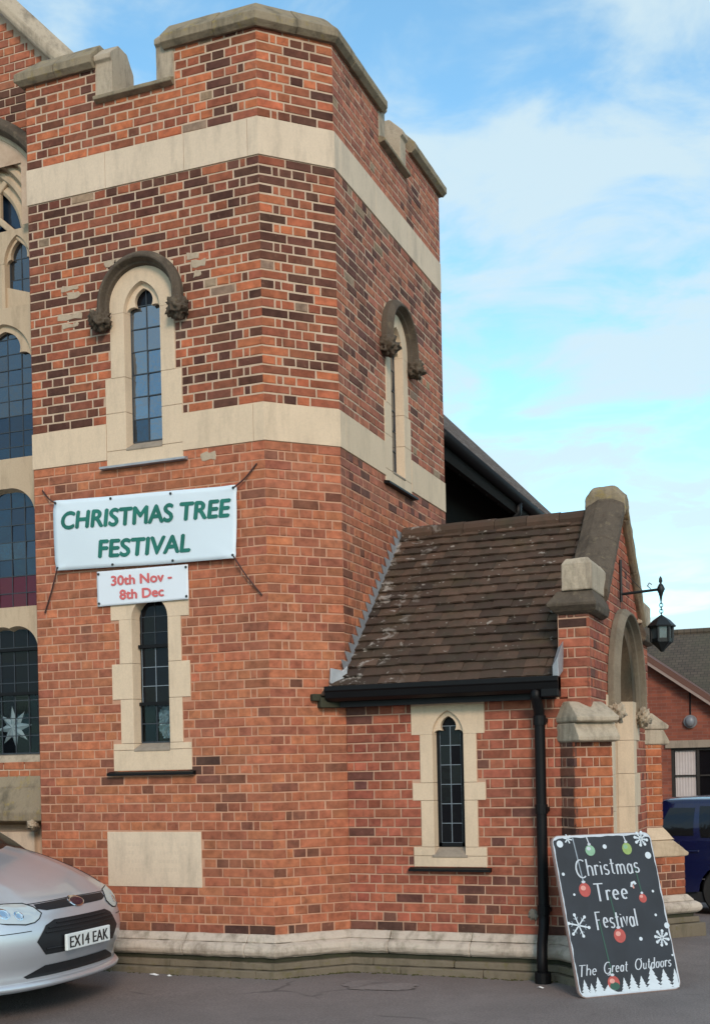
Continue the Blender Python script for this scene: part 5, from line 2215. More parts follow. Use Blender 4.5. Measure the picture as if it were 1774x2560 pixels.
M['chalk'] = plain('chalk_white', (0.50, 0.55, 0.61), 0.8, 0, 0.2, 12)
M['chalk_dim'] = plain('chalk_grey', (0.26, 0.31, 0.36), 0.8, 0, 0.25, 12)
M['snow'] = plain('painted_snow', (0.56, 0.63, 0.69), 0.8, 0, 0.15, 10)
M['slate'] = plain('chalkboard', (0.016, 0.020, 0.028), 0.6, 0, 0.75, 4)
M['edge'] = plain('board_edge', (0.28, 0.20, 0.18), 0.7)
M['paint_green'] = plain('painted_green', (0.22, 0.40, 0.27), 0.7, 0, 0.3, 25)
M['paint_lime'] = plain('painted_lime', (0.26, 0.37, 0.12), 0.7, 0, 0.4, 30)
M['paint_red'] = plain('painted_red', (0.40, 0.075, 0.065), 0.7, 0, 0.4, 25)
M['paint_pink'] = plain('painted_pink', (0.62, 0.30, 0.26), 0.7, 0, 0.3, 25)
M['paint_dkgreen'] = plain('painted_dark_green', (0.035, 0.10, 0.075), 0.8)
bplate(rrect(0, BWID, 0, BHT, 0.06), 0.0, -0.022, 'board_back', M['edge'])
bplate(rrect(0.006, BWID - 0.006, 0.006, BHT - 0.006, 0.055), 0.0005, 0.0035, 'board_face', M['slate'])
# frosted edge painted all round
ring_o = rrect(0.006, BWID - 0.006, 0.006, BHT - 0.006, 0.055, 6)


def densify(p, step=0.02):
    out = []
    for a, b in zip(p, p[1:] + p[:1]):
        n = max(1, int(math.hypot(b[0] - a[0], b[1] - a[1]) / step))
        out += [(a[0] + (b[0] - a[0]) * k / n, a[1] + (b[1] - a[1]) * k / n) for k in range(n)]
    return out


ro = densify(ring_o)
ri = []
for x, y in ro:
    wv = 0.008 + 0.008 * noise.noise(Vector((x * 14, y * 14, 2))) + (0.008 if y < 0.03 or y > BHT - 0.03 else 0)
    vx, vy = BWID / 2 - x, BHT / 2 - y
    k = max(abs(vx) / (BWID / 2), abs(vy) / (BHT / 2))
    dx = wv * (1 if vx > 0 else -1) if abs(abs(vx) - BWID / 2) < 0.07 else 0
    dy = wv * (1 if vy > 0 else -1) if abs(abs(vy) - BHT / 2) < 0.07 else 0
    ri.append((x + dx, y + dy))
mb = MB()
nro = len(ro)
mb.add([bp(x / BWID, y / BHT, 0.0048) for x, y in ro] + [bp(x / BWID, y / BHT, 0.0048) for x, y in ri], [(k, (k + 1) % nro, nro + (k + 1) % nro, nro + k) for k in range(nro)])
mb.build('frosted_edge', M['chalk'], board, fix=False)


def blob(s, t, rx, ry, mat, off=0.0055, name='snow_dot', n=16):
    mb = MB()
    c = (s * BWID, t * BHT)
    vs = [bp((c[0] + rx * math.cos(2 * math.pi * k / n)) / BWID, (c[1] + ry * math.sin(2 * math.pi * k / n)) / BHT, off) for k in range(n)]
    mb.add(vs, [tuple(range(n))])
    return mb.build(name, mat, board, fix=False)


def stroke(pts, w, mat, name, off=0.0055):
    """pts in metres on the board; a flat ribbon."""
    mb = MB()
    L_, R_ = [], []
    for i, p in enumerate(pts):
        a, b = pts[max(i - 1, 0)], pts[min(i + 1, len(pts) - 1)]
        dx, dy = b[0] - a[0], b[1] - a[1]
        l = math.hypot(dx, dy) or 1
        L_.append((p[0] - dy / l * w / 2, p[1] + dx / l * w / 2))
        R_.append((p[0] + dy / l * w / 2, p[1] - dx / l * w / 2))
    n = len(pts)
    mb.add([bp(x / BWID, y / BHT, off) for x, y in L_ + R_], [(i, i + 1, n + i + 1, n + i) for i in range(n - 1)])
    return mb.build(name, mat, board, fix=False)


def btext(body, s, t, w, h, bold, shear, mat, name='lettering', off=0.006, spacing=1.0):
    vs, fs = fit_text(body, w, h, 0.0, shear, spacing)
    mb = MB()
    for q, ex in enumerate((0, bold, -bold)):
        mb.add([bp(s + (x + ex) / BWID, t - y / BHT, off + q * 0.0002) for x, y in vs], fs)
    mb.build(name, mat, board, fix=False)


def bauble(s, t, rx, ry, mat, top, strcol, hi=None):
    stroke([(s * BWID - 0.008 - 0.012 * (t - top) / 0.3, top * BHT), (s * BWID, t * BHT - ry - 0.01)], 0.009, strcol, 'string', 0.0052)
    blob(s, t, rx, ry, mat, 0.0056, 'painted_bauble')
    blob(s, t - (ry + 0.006) / BHT, rx * 0.35, 0.010, M['chalk'], 0.0058, 'bauble_cap', 8)
    if hi:
        blob(s - 0.012, t - 0.012, rx * 0.45, ry * 0.35, hi, 0.0062, 'bauble_highlight', 10)


bauble(0.36, 0.105, 0.040, 0.040, M['paint_green'], 0.015, M['chalk'], M['chalk'])
bauble(0.73, 0.105, 0.040, 0.045, M['paint_lime'], 0.015, M['chalk'], M['paint_green'])
bauble(0.235, 0.35, 0.047, 0.052, M['paint_red'], 0.02, M['chalk_dim'], M['paint_pink'])
bauble(0.79, 0.425, 0.032, 0.033, M['paint_red'], 0.22, M['paint_dkgreen'], M['paint_pink'])
bauble(0.49, 0.645, 0.048, 0.052, M['paint_red'], 0.40, M['paint_dkgreen'], M['paint_pink'])
bauble(0.345, 0.925, 0.048, 0.050, M['paint_red'], 0.55, M['paint_dkgreen'], M['paint_pink'])
blob(0.35, 0.945, 0.040, 0.028, M['paint_dkgreen'], 0.0060, 'bauble_base')


def arc(cx_, cy_, rx, ry, a0, a1, n=12):
    return [(cx_ + rx * math.cos(math.radians(a0 + (a1 - a0) * k / n)), cy_ + ry * math.sin(math.radians(a0 + (a1 - a0) * k / n))) for k in range(n + 1)]


XH = 0.58
GL = {      # tall narrow hand lettering: strokes in a box of height 1
    'C': (0.50, [arc(0.30, 0.46, 0.28, 0.56, 55, 305, 18)]),
    'h': (0.34, [[(0.04, 1.05), (0.04, 0)], arc(0.165, 0.42, 0.125, 0.2, 180, 0) + [(0.29, 0)]]),
    'r': (0.24, [[(0.04, XH + 0.04), (0.04, 0)], arc(0.14, 0.40, 0.10, 0.2, 180, 40)]),
    'i': (0.12, [[(0.04, XH), (0.04, 0)], [(0.035, 0.76), (0.05, 0.80)]]),
    's': (0.28, [arc(0.13, 0.45, 0.10, 0.15, 30, 250, 10) + arc(0.13, 0.15, 0.11, 0.15, 80, -150, 10)]),
    't': (0.24, [[(0.10, 0.92), (0.10, 0.08), (0.16, 0.0), (0.21, 0.03)], [(0.0, XH + 0.06), (0.22, XH + 0.06)]]),
    'm': (0.52, [[(0.04, XH + 0.04), (0.04, 0)], arc(0.14, 0.42, 0.10, 0.19, 180, 0) + [(0.24, 0)], arc(0.34, 0.42, 0.10, 0.19, 180, 0) + [(0.44, 0)]]),
    'a': (0.32, [arc(0.14, 0.29, 0.12, 0.30, 20, 340, 16), [(0.26, XH), (0.26, 0)]]),
    'T': (0.44, [[(0.0, 1.0), (0.44, 1.0)], [(0.20, 1.0), (0.20, -0.08)]]),
    'e': (0.34, [[(0.04, 0.30), (0.26, 0.32)] + arc(0.15, 0.30, 0.12, 0.29, 0, 310, 18)]),
    'F': (0.36, [[(0.04, 1.0), (0.04, -0.08)], [(0.0, 1.0), (0.32, 1.0)], [(0.04, 0.52), (0.24, 0.52)]]),
    'v': (0.28, [[(0.0, XH), (0.12, 0.0), (0.24, XH)]]),
    'l': (0.12, [[(0.04, 1.05), (0.04, 0)]]),
    'G': (0.60, [arc(0.30, 0.45, 0.28, 0.55, 60, 330, 18) + [(0.56, 0.36), (0.34, 0.36)], [(0.56, 0.36), (0.52, -0.15), (0.40, -0.28), (0.30, -0.18)]]),
    'O': (0.66, [arc(0.30, 0.48, 0.28, 0.52, 80, 450, 22) + [(0.42, 0.88), (0.58, 1.02)]]),
    'u': (0.36, [[(0.04, XH)] + arc(0.16, 0.2, 0.12, 0.2, 180, 360, 10) + [(0.28, XH), (0.28, 0.05), (0.36, 0.02)]]),
    'd': (0.38, [arc(0.16, 0.28, 0.14, 0.29, 20, 340, 16), [(0.30, 1.05), (0.30, 0.05), (0.38, 0.02)]]),
    'o': (0.36, [arc(0.16, 0.29, 0.14, 0.29, 90, 450, 18) + [(0.28, 0.52), (0.36, 0.56)]]),
}


def chalk_line(word, s0, s1, t_base, h, w, shear=0.0, slope=0.0, mats=('chalk',)):
    """Hand lettering from s0 to s1 across the board, standing on t_base."""
    adv = []
    x = 0.0
    for ch in word:
        adv.append(x)
        x += GL[ch][0] + 0.075
    k = (s1 - s0) * BWID / (x - 0.075)
    mb = MB()
    lay_ = 0
    for ch, x0 in zip(word, adv):
        jy = rnd.uniform(-0.03, 0.03)
        for st_ in GL[ch][1]:
            pts = []
            for px2, py2 in st_:
                X_ = (x0 + px2) * k + shear * py2 * h
                Y_ = (py2 + jy) * h - slope * X_
                pts.append((s0 * BWID + X_, t_base * BHT - Y_))
            Lp, Rp = [], []
            for i2, p in enumerate(pts):
                a, b = pts[max(i2 - 1, 0)], pts[min(i2 + 1, len(pts) - 1)]
                dx, dy = b[0] - a[0], b[1] - a[1]
                l = math.hypot(dx, dy) or 1
                ww = w * (0.60 + 0.55 * abs(dy) / l) * rnd.uniform(0.85, 1.1)
                Lp.append((p[0] - dy / l * ww / 2, p[1] + dx / l * ww / 2))
                Rp.append((p[0] + dy / l * ww / 2, p[1] - dx / l * ww / 2))
            n = len(pts)
            lay_ += 1
            mb.add([bp(x_ / BWID, y_ / BHT, 0.0062 + 0.00003 * lay_) for x_, y_ in Lp + Rp], [(q, q + 1, n + q + 1, n + q) for q in range(n - 1)])
    mb.build('lettering', M[mats[0]], board, fix=False)


chalk_line('Christmas', 0.185, 0.815, 0.262, 0.118, 0.0115)
chalk_line('Tree', 0.325, 0.655, 0.420, 0.118, 0.0140)
chalk_line('Festival', 0.285, 0.695, 0.592, 0.118, 0.0115)
chalk_line('The', 0.025, 0.20, 0.868, 0.072, 0.0085, 0.25)
chalk_line('Great', 0.27, 0.50, 0.862, 0.072, 0.0085, 0.25)
chalk_line('Outdoors', 0.575, 0.935, 0.858, 0.072, 0.0085, 0.25)
for s, t, r in ((0.075, 0.055, 0.026), (0.51, 0.085, 0.017), (0.93, 0.155, 0.026), (0.055, 0.245, 0.012), (0.125, 0.375, 0.009), (0.905, 0.385, 0.010), (0.885, 0.535, 0.010), (0.975, 0.605, 0.022), (0.69, 0.675, 0.014), (0.97, 0.79, 0.008)):
    blob(s, t, r, r, M['snow'], 0.0057)


def snowflake(s, t, r, arms=6, dots=True):
    cx_, cy_ = s * BWID, t * BHT
    sf = MB()
    for k in range(arms):
        a = 2 * math.pi * k / arms + 0.25
        ex, ey = cx_ + r * math.cos(a), cy_ + r * math.sin(a)
        stroke([(cx_, cy_), (ex, ey)], 0.010, M['snow'], 'snowflake_arm', 0.0056)
        if dots:
            blob(ex / BWID, ey / BHT, 0.012, 0.012, M['snow'], 0.0059, 'snowflake_tip', 8)
            for q in (-1, 1):
                mx, my = cx_ + 0.55 * r * math.cos(a), cy_ + 0.55 * r * math.sin(a)
                stroke([(mx, my), (mx + 0.3 * r * math.cos(a + q * 0.9), my + 0.3 * r * math.sin(a + q * 0.9))], 0.006, M['chalk_dim'], 'snowflake_barb', 0.0054)


snowflake(0.115, 0.565, 0.080)
snowflake(0.90, 0.68, 0.052, 8)
snowflake(0.89, 0.045, 0.050, 8)
snowflake(0.16, 0.025, 0.035, 6, False)
stroke([(0.70 * BWID, 0.35 * BHT), (0.71 * BWID, 0.325 * BHT), (0.735 * BWID, 0.32 * BHT), (0.745 * BWID, 0.335 * BHT)], 0.02, M['snow'], 'painted_figure')
stroke([(0.715 * BWID, 0.335 * BHT), (0.72 * BWID, 0.36 * BHT)], 0.012, M['paint_pink'], 'painted_figure')
for s, h, w_ in ((0.07, 0.11, 0.05), (0.13, 0.08, 0.04), (0.20, 0.12, 0.06), (0.29, 0.06, 0.08), (0.45, 0.10, 0.045), (0.53, 0.12, 0.06), (0.62, 0.10, 0.055), (0.73, 0.165, 0.085), (0.85, 0.135, 0.075), (0.96, 0.13, 0.06)):
    pts = []
    st_ = 5
    for k in range(st_):
        pts.append((s * BWID - w_ * (0.12 + 0.88 * k / st_) * (1.0), BHT - 0.02 - h * (1 - (k + 0.8) / st_)))
        pts.append((s * BWID - w_ * (0.10 + 0.50 * k / st_), BHT - 0.022 - h * (1 - (k + 0.95) / st_)))
    right_ = [(2 * s * BWID - x, y) for x, y in pts[::-1]]
    poly = [(s * BWID, BHT - 0.02 - h)] + pts + [(s * BWID - w_, BHT - 0.015), (s * BWID + w_, BHT - 0.015)] + right_
    mb = MB()
    mb.add([bp(min(max(x, 0.02), BWID - 0.02) / BWID, y / BHT, 0.0052 + 0.0001 * (s * 10 % 3)) for x, y in poly], [tuple(range(len(poly)))])
    mb.build('painted_tree', M['snow'], board, fix=False)

# ------------------------------------------------------------------ cars
def interp(tab, s):
    for (a, va), (b, vb) in zip(tab, tab[1:]):
        if s <= b:
            t = 0 if b == a else max(0, (s - a) / (b - a))
            return tuple(x + (y - x) * t for x, y in zip(va, vb)) if isinstance(va, tuple) else va + (vb - va) * t
    return tab[-1][1]


def paint(name, col, metal=0.0, rough=0.3):
    m, t, p = new_mat(name)
    v = pos(t)
    c = mix(t, noise_node(t, v, 3, 3), [x * 0.94 for x in col], [min(1, x * 1.06) for x in col])
    dirt = ramp(t, noise_node(t, v, 5, 6, 0.7), 0.55, 0.85)
    c = mix(t, mul(t, dirt, 0.12), c, (0.12, 0.105, 0.09))
    t.links.new(c, p.inputs['Base Color'])
    p.inputs['Metallic'].default_value = metal
    p.inputs['Roughness'].default_value = rough
    p.inputs['Coat Weight'].default_value = 0.6
    p.inputs['Coat Roughness'].default_value = 0.06
    return m


M['tyre'] = plain('tyre', (0.012, 0.012, 0.012), 0.85)
M['rim'] = plain('alloy', (0.45, 0.46, 0.48), 0.35, 0.8)
M['trim'] = plain('black_plastic', (0.012, 0.013, 0.016), 0.5, 0, 0.2, 10, 0.4)
M['chrome'] = plain('chrome', (0.75, 0.76, 0.78), 0.12, 1.0, 0.05)
M['plate'] = plain('plate_white', (0.74, 0.78, 0.78), 0.4, 0, 0.03)
M['ink'] = plain('plate_black', (0.02, 0.022, 0.025), 0.5)
M['carglass'] = glass_mat('car_glass', 0.03, (0.008, 0.009, 0.010), 0.03, (0.7, 0.8, 0.9))
M['lens'] = glass_mat('headlamp_lens', 0.25, (0.46, 0.50, 0.51), 0.06, (0.8, 0.9, 0.95))


def car(name, label, nose, cy, gz, sp):
    """Nose at x = nose, driving towards +x; gz the ground height."""
    root = tag(empty(name, (nose - sp['len'] / 2, cy, gz)), label, 'car')

    def Wd(x, y, z):
        return (nose + x, cy + y, gz + z)
    pm = sp['paint']
    half, p_ = sp['half'], 2.3
    fas = sp['fascia']             # (z, x) table of the nose

    def xs(z):
        return interp(fas, z)

    def setb(t):
        t = min(abs(t), 1.0)
        return 1 - (1 - t ** p_) ** (1 / p_)

    def nose_pt(y, z, off=0.0):
        t = max(-1, min(1, y / half))
        a = 0.50
        return Wd(xs(z) - a * setb(t) + off, y, z)
    # stations: (x, z, setback, crown)
    st = [(x, z, 0.50, 0.0) for z, x in fas] + sp['bonnet']
    ts = [math.sin(math.radians(-90 + 180 * k / 72)) for k in range(73)]
    rings = []
    for x, z, a, cr in st:
        rings.append([Wd(x - a * setb(t), half * t, z - cr * abs(t) ** 4 + (0.011 * math.exp(-((abs(t) - 0.52) / 0.035) ** 2) if z > 0.83 and abs(t) > 0.52 else (0.011 * math.exp(-((abs(t) - 0.52) / 0.10) ** 2) if z > 0.83 else 0))) for t in ts])
    mb = MB()
    n = len(ts)
    vs = [p for r in rings for p in r]
    mb.add(vs, [(i * n + j, i * n + j + 1, (i + 1) * n + j + 1, (i + 1) * n + j) for i in range(len(rings) - 1) for j in range(n - 1)])
    # sides with wheel arches, tail and floor
    xr = -sp['len']
    belt = sp['bonnet'][-1][1] - sp['bonnet'][-1][3]
    for sgn in (-1, 1):
        edge = [(x - a, z - cr) for x, z, a, cr in st]
        low = [(xr + 0.10, belt), (xr, belt - 0.25), (xr + 0.02, 0.45), (xr + 0.10, 0.25)]
        wr, zw = 0.345, 0.31
        bot = []
        for xc in (sp['rear_axle'], sp['front_axle']):
            bot += [(xc + wr * math.cos(t), max(0.2, zw + wr * math.sin(t))) for t in [math.pi - math.pi * k / 12 for k in range(13)]]
        poly = edge + low + bot
        out_ = [Wd(x, sgn * half, z) for x, z in poly]
        mb.add(out_, [tuple(range(len(poly)))])
    mb.add([Wd(xr + 0.10, -half, belt), Wd(xr + 0.10, half, belt), Wd(st[-1][0] - st[-1][2], half, belt), Wd(st[-1][0] - st[-1][2], -half, belt)], [(0, 1, 2, 3)])
    tail = [(xr + 0.10, belt), (xr, belt - 0.25), (xr + 0.02, 0.45), (xr + 0.10, 0.25)]
    for (xa, za), (xb, zb2) in zip(tail, tail[1:]):
        mb.add([Wd(xa, -half, za), Wd(xa, half, za), Wd(xb, half, zb2), Wd(xb, -half, zb2)], [(0, 1, 2, 3)])
    body = mb.build('body', pm, root, smooth=False, weld=True)
    me = body.data
    for poly in me.polygons:
        poly.use_smooth = len(poly.vertices) == 4 and poly.area < 0.08
    mb = MB()
    mb.box(*(Wd(xr + 0.15, 0, 0)[0], Wd(-0.5, 0, 0)[0]), cy - half + 0.06, cy + half - 0.06, gz + 0.17, gz + 0.30)
    mb.build('underbody', M['trim'], root)
    # greenhouse
    gb, gt = belt - 0.02, sp['height']
    fb, ft, rb_, rt = sp['screen'][0], sp['screen'][1], sp['rear'][0], sp['rear'][1]

    def gp(side, s, f, off=0.0):
        """side 'f' windscreen, 'l'/'r' flank, 'b' rear; s along, f up."""
        hw_ = (half - 0.05) + (sp['roofhalf'] - (half - 0.05)) * f ** 1.25
        xf = fb + (ft - fb) * f
        xb_ = rb_ + (rt - rb_) * f ** 1.4
        z = gb + (gt - gb) * (f ** 0.92)
        if side == 'f':
            return Wd(xf - 0.22 * abs(s) ** 2.4 + off, s * hw_, z + off * 0.6)
        if side == 'b':
            return Wd(xb_ + 0.12 * abs(s) ** 2.4 - off, s * hw_, z)
        sg = 1 if side == 'l' else -1
        xa, xe = xf - 0.22, xb_ + 0.12
        return Wd(xa + (xe - xa) * s, sg * (hw_ + off), z)
    fl = [0, 0.15, 0.35, 0.6, 0.8, 0.93, 1.0]
    rings = []
    for f in fl:
        ring = [gp('f', -1 + 2 * k / 12, f) for k in range(13)] + [gp('l', k / 10, f) for k in range(1, 10)] + [gp('b', 1 - 2 * k / 12, f) for k in range(13)] + [gp('r', 1 - k / 10, f) for k in range(1, 10)]
        rings.append(ring)
    top = []
    mb = MB()
    mb.loft(rings, True, False)
    rc = rings[-1]
    cxr = sum(p[0] for p in rc) / len(rc)
    rr1 = [((p[0] - cxr) * 0.90 + cxr, (p[1] - cy) * 0.86 + cy, p[2] + 0.022) for p in rc]
    rr2 = [((p[0] - cxr) * 0.5 + cxr, (p[1] - cy) * 0.4 + cy, p[2] + 0.045) for p in rc]
    mb.loft([rc, rr1, rr2], True, False)
    mb.add(rr2, [tuple(range(len(rr2)))])
    mb.build('roof_and_pillars', pm, root, smooth=True, weld=True)

    def glass(nm, side, s0, s1, f0, f1, mt=None, skew=0.0):
        mb = MB()
        a, b = 10, 6
        vs_ = []
        for j in range(b + 1):
            f = f0 + (f1 - f0) * j / b
            for i in range(a + 1):
                s = s0 + (s1 - s0) * i / a + skew * (j / b) * (1 - i / a if skew > 0 else i / a)
                vs_.append(gp(side, s, f, 0.006))
        mb.add(vs_, [(j * (a + 1) + i, j * (a + 1) + i + 1, (j + 1) * (a + 1) + i + 1, (j + 1) * (a + 1) + i) for j in range(b) for i in range(a)])
        return mb.build(nm, mt or M['carglass'], root, smooth=True)
    glass('windscreen', 'f', -0.90, 0.90, 0.06, 0.93)
    glass('rear_window', 'b', -0.82, 0.82, 0.15, 0.88)
    for sd_ in 'lr':
        glass('side_window', sd_, 0.10, 0.44, 0.10, 0.86)
        glass('side_window', sd_, 0.47, 0.74, 0.10, 0.86)
        glass('side_window', sd_, 0.77, 0.93, 0.14, 0.82)
    # wheels
    for xc in (sp['rear_axle'], sp['front_axle']):
        for sg in (-1, 1):
            wh = empty('wheel', Wd(xc, sg * (half - 0.10), 0), root)
            yo = sg * (half - 0.015)
            yi = sg * (half - 0.20)
            mb = MB()
            prof = [(0.20, yi), (0.29, yi), (0.312, yi + (yo - yi) * 0.15), (0.315, yi + (yo - yi) * 0.8), (0.295, yo), (0.21, yo)]
            mb.loft([[Wd(xc + r * math.cos(2 * math.pi * k / 32), y, 0.315 + r * math.sin(2 * math.pi * k / 32)) for k in range(32)] for r, y in prof], True, True)
            mb.build('tyre', M['tyre'], wh, smooth=False)
            def wc(r, t, y):
                return Wd(xc + r * math.cos(t), y, 0.315 + r * math.sin(t))
            mb = MB()
            mb.loft([[wc(r, 2 * math.pi * k / 32, y) for k in range(32)] for r, y in ((0.205, yo + sg * 0.001), (0.195, yo - sg * 0.004), (0.185, yo - sg * 0.05))], True, False)
            mb.loft([[wc(r, 2 * math.pi * k / 12, y) for k in range(12)] for r, y in ((0.05, yo - sg * 0.04), (0.05, yo - sg * 0.008), (0.03, yo - sg * 0.002))], True, True)
            for q in range(5):
                t0 = 2 * math.pi * q / 5 + 0.3
                mb.loft([[wc(r, t0 - w_ / r, y) for y in (yo - sg * 0.04, yo - sg * 0.008)] + [wc(r, t0 + w_ / r, y) for y in (yo - sg * 0.008, yo - sg * 0.04)] for r, w_ in ((0.03, 0.018), (0.19, 0.026))], True, True)
            mb.loft([[wc(r, 2 * math.pi * k / 24, yo - sg * 0.055) for k in range(24)] for r in (0.19, 0.02)], True, True, 1)
            mb.build('rim', [M['rim'], M['tyre']], wh)
    # doors: shut lines and handles on both flanks
    for sg in (-1, 1):
        for hx in sp['handles']:
            mb = MB()
            y = sg * (half + 0.012)
            mb.box(*sorted((Wd(hx - 0.10, 0, 0)[0], Wd(hx + 0.10, 0, 0)[0])), *sorted((cy + y - 0.012, cy + y + 0.012)), gz + belt - 0.135, gz + belt - 0.11)
            mb.build('door_handle', pm, root, bevel=0.006)
        for dx in sp['doors']:
            mb = MB()
            mb.box(Wd(dx - 0.004, 0, 0)[0], Wd(dx + 0.004, 0, 0)[0], *sorted((cy + sg * (half - 0.01), cy + sg * (half + 0.0015))), gz + 0.32, gz + belt)
            mb.build('shut_line', M['trim'], root)
        mb = MB()
        mb.box(Wd(sp['rear_axle'] + 0.36, 0, 0)[0], Wd(sp['front_axle'] - 0.36, 0, 0)[0], *sorted((cy + sg * (half - 0.03), cy + sg * (half + 0.01))), gz + 0.20, gz + 0.30)
        mb.build('sill_trim', pm if sp.get('sillpaint') else M['trim'], root, bevel=0.01)

    def nose_patch(poly, off, name_, mat, rings_=5, thick=0.0):
        cxm = sum(p[0] for p in poly) / len(poly)
        czm = sum(p[1] for p in poly) / len(poly)
        dense = []
        for a, b in zip(poly, poly[1:] + poly[:1]):
            n_ = max(1, int(math.hypot(b[0] - a[0], b[1] - a[1]) / 0.03))
            dense += [(a[0] + (b[0] - a[0]) * k / n_, a[1] + (b[1] - a[1]) * k / n_) for k in range(n_)]
        mb = MB()
        rr_ = []
        for k in range(rings_):
            f = 1 - k / rings_
            rr_.append([nose_pt(cxm + (y - cxm) * f, czm + (z - czm) * f, off) for y, z in dense])
        m2 = len(dense)
        vs_ = [p for r in rr_ for p in r] + [nose_pt(cxm, czm, off)]
        fs_ = []
        for i in range(rings_ - 1):
            fs_ += [(i * m2 + j, i * m2 + (j + 1) % m2, (i + 1) * m2 + (j + 1) % m2, (i + 1) * m2 + j) for j in range(m2)]
        fs_ += [((rings_ - 1) * m2 + j, (rings_ - 1) * m2 + (j + 1) % m2, rings_ * m2) for j in range(m2)]
        mb.add(vs_, fs_)
        return mb.build(name_, mat, root, smooth=True, solid=thick)
    for sg in (-1, 1):         # bonnet shut lines running back from the headlamps, and a crease on the bonnet
        for tt, r_ in ((0.80, 0.0035), (0.50, 0.0)):
            if not r_:
                continue
            mb = MB()
            mb.tube([Wd(x - a * setb(tt), sg * half * tt, z - cr * tt ** 4 + 0.0005) for x, z, a, cr in sp['bonnet']], r_, 5)
            mb.build('bonnet_seam', M['trim'], root)
    sp['front'](root, nose_patch, nose_pt, Wd)
    return root


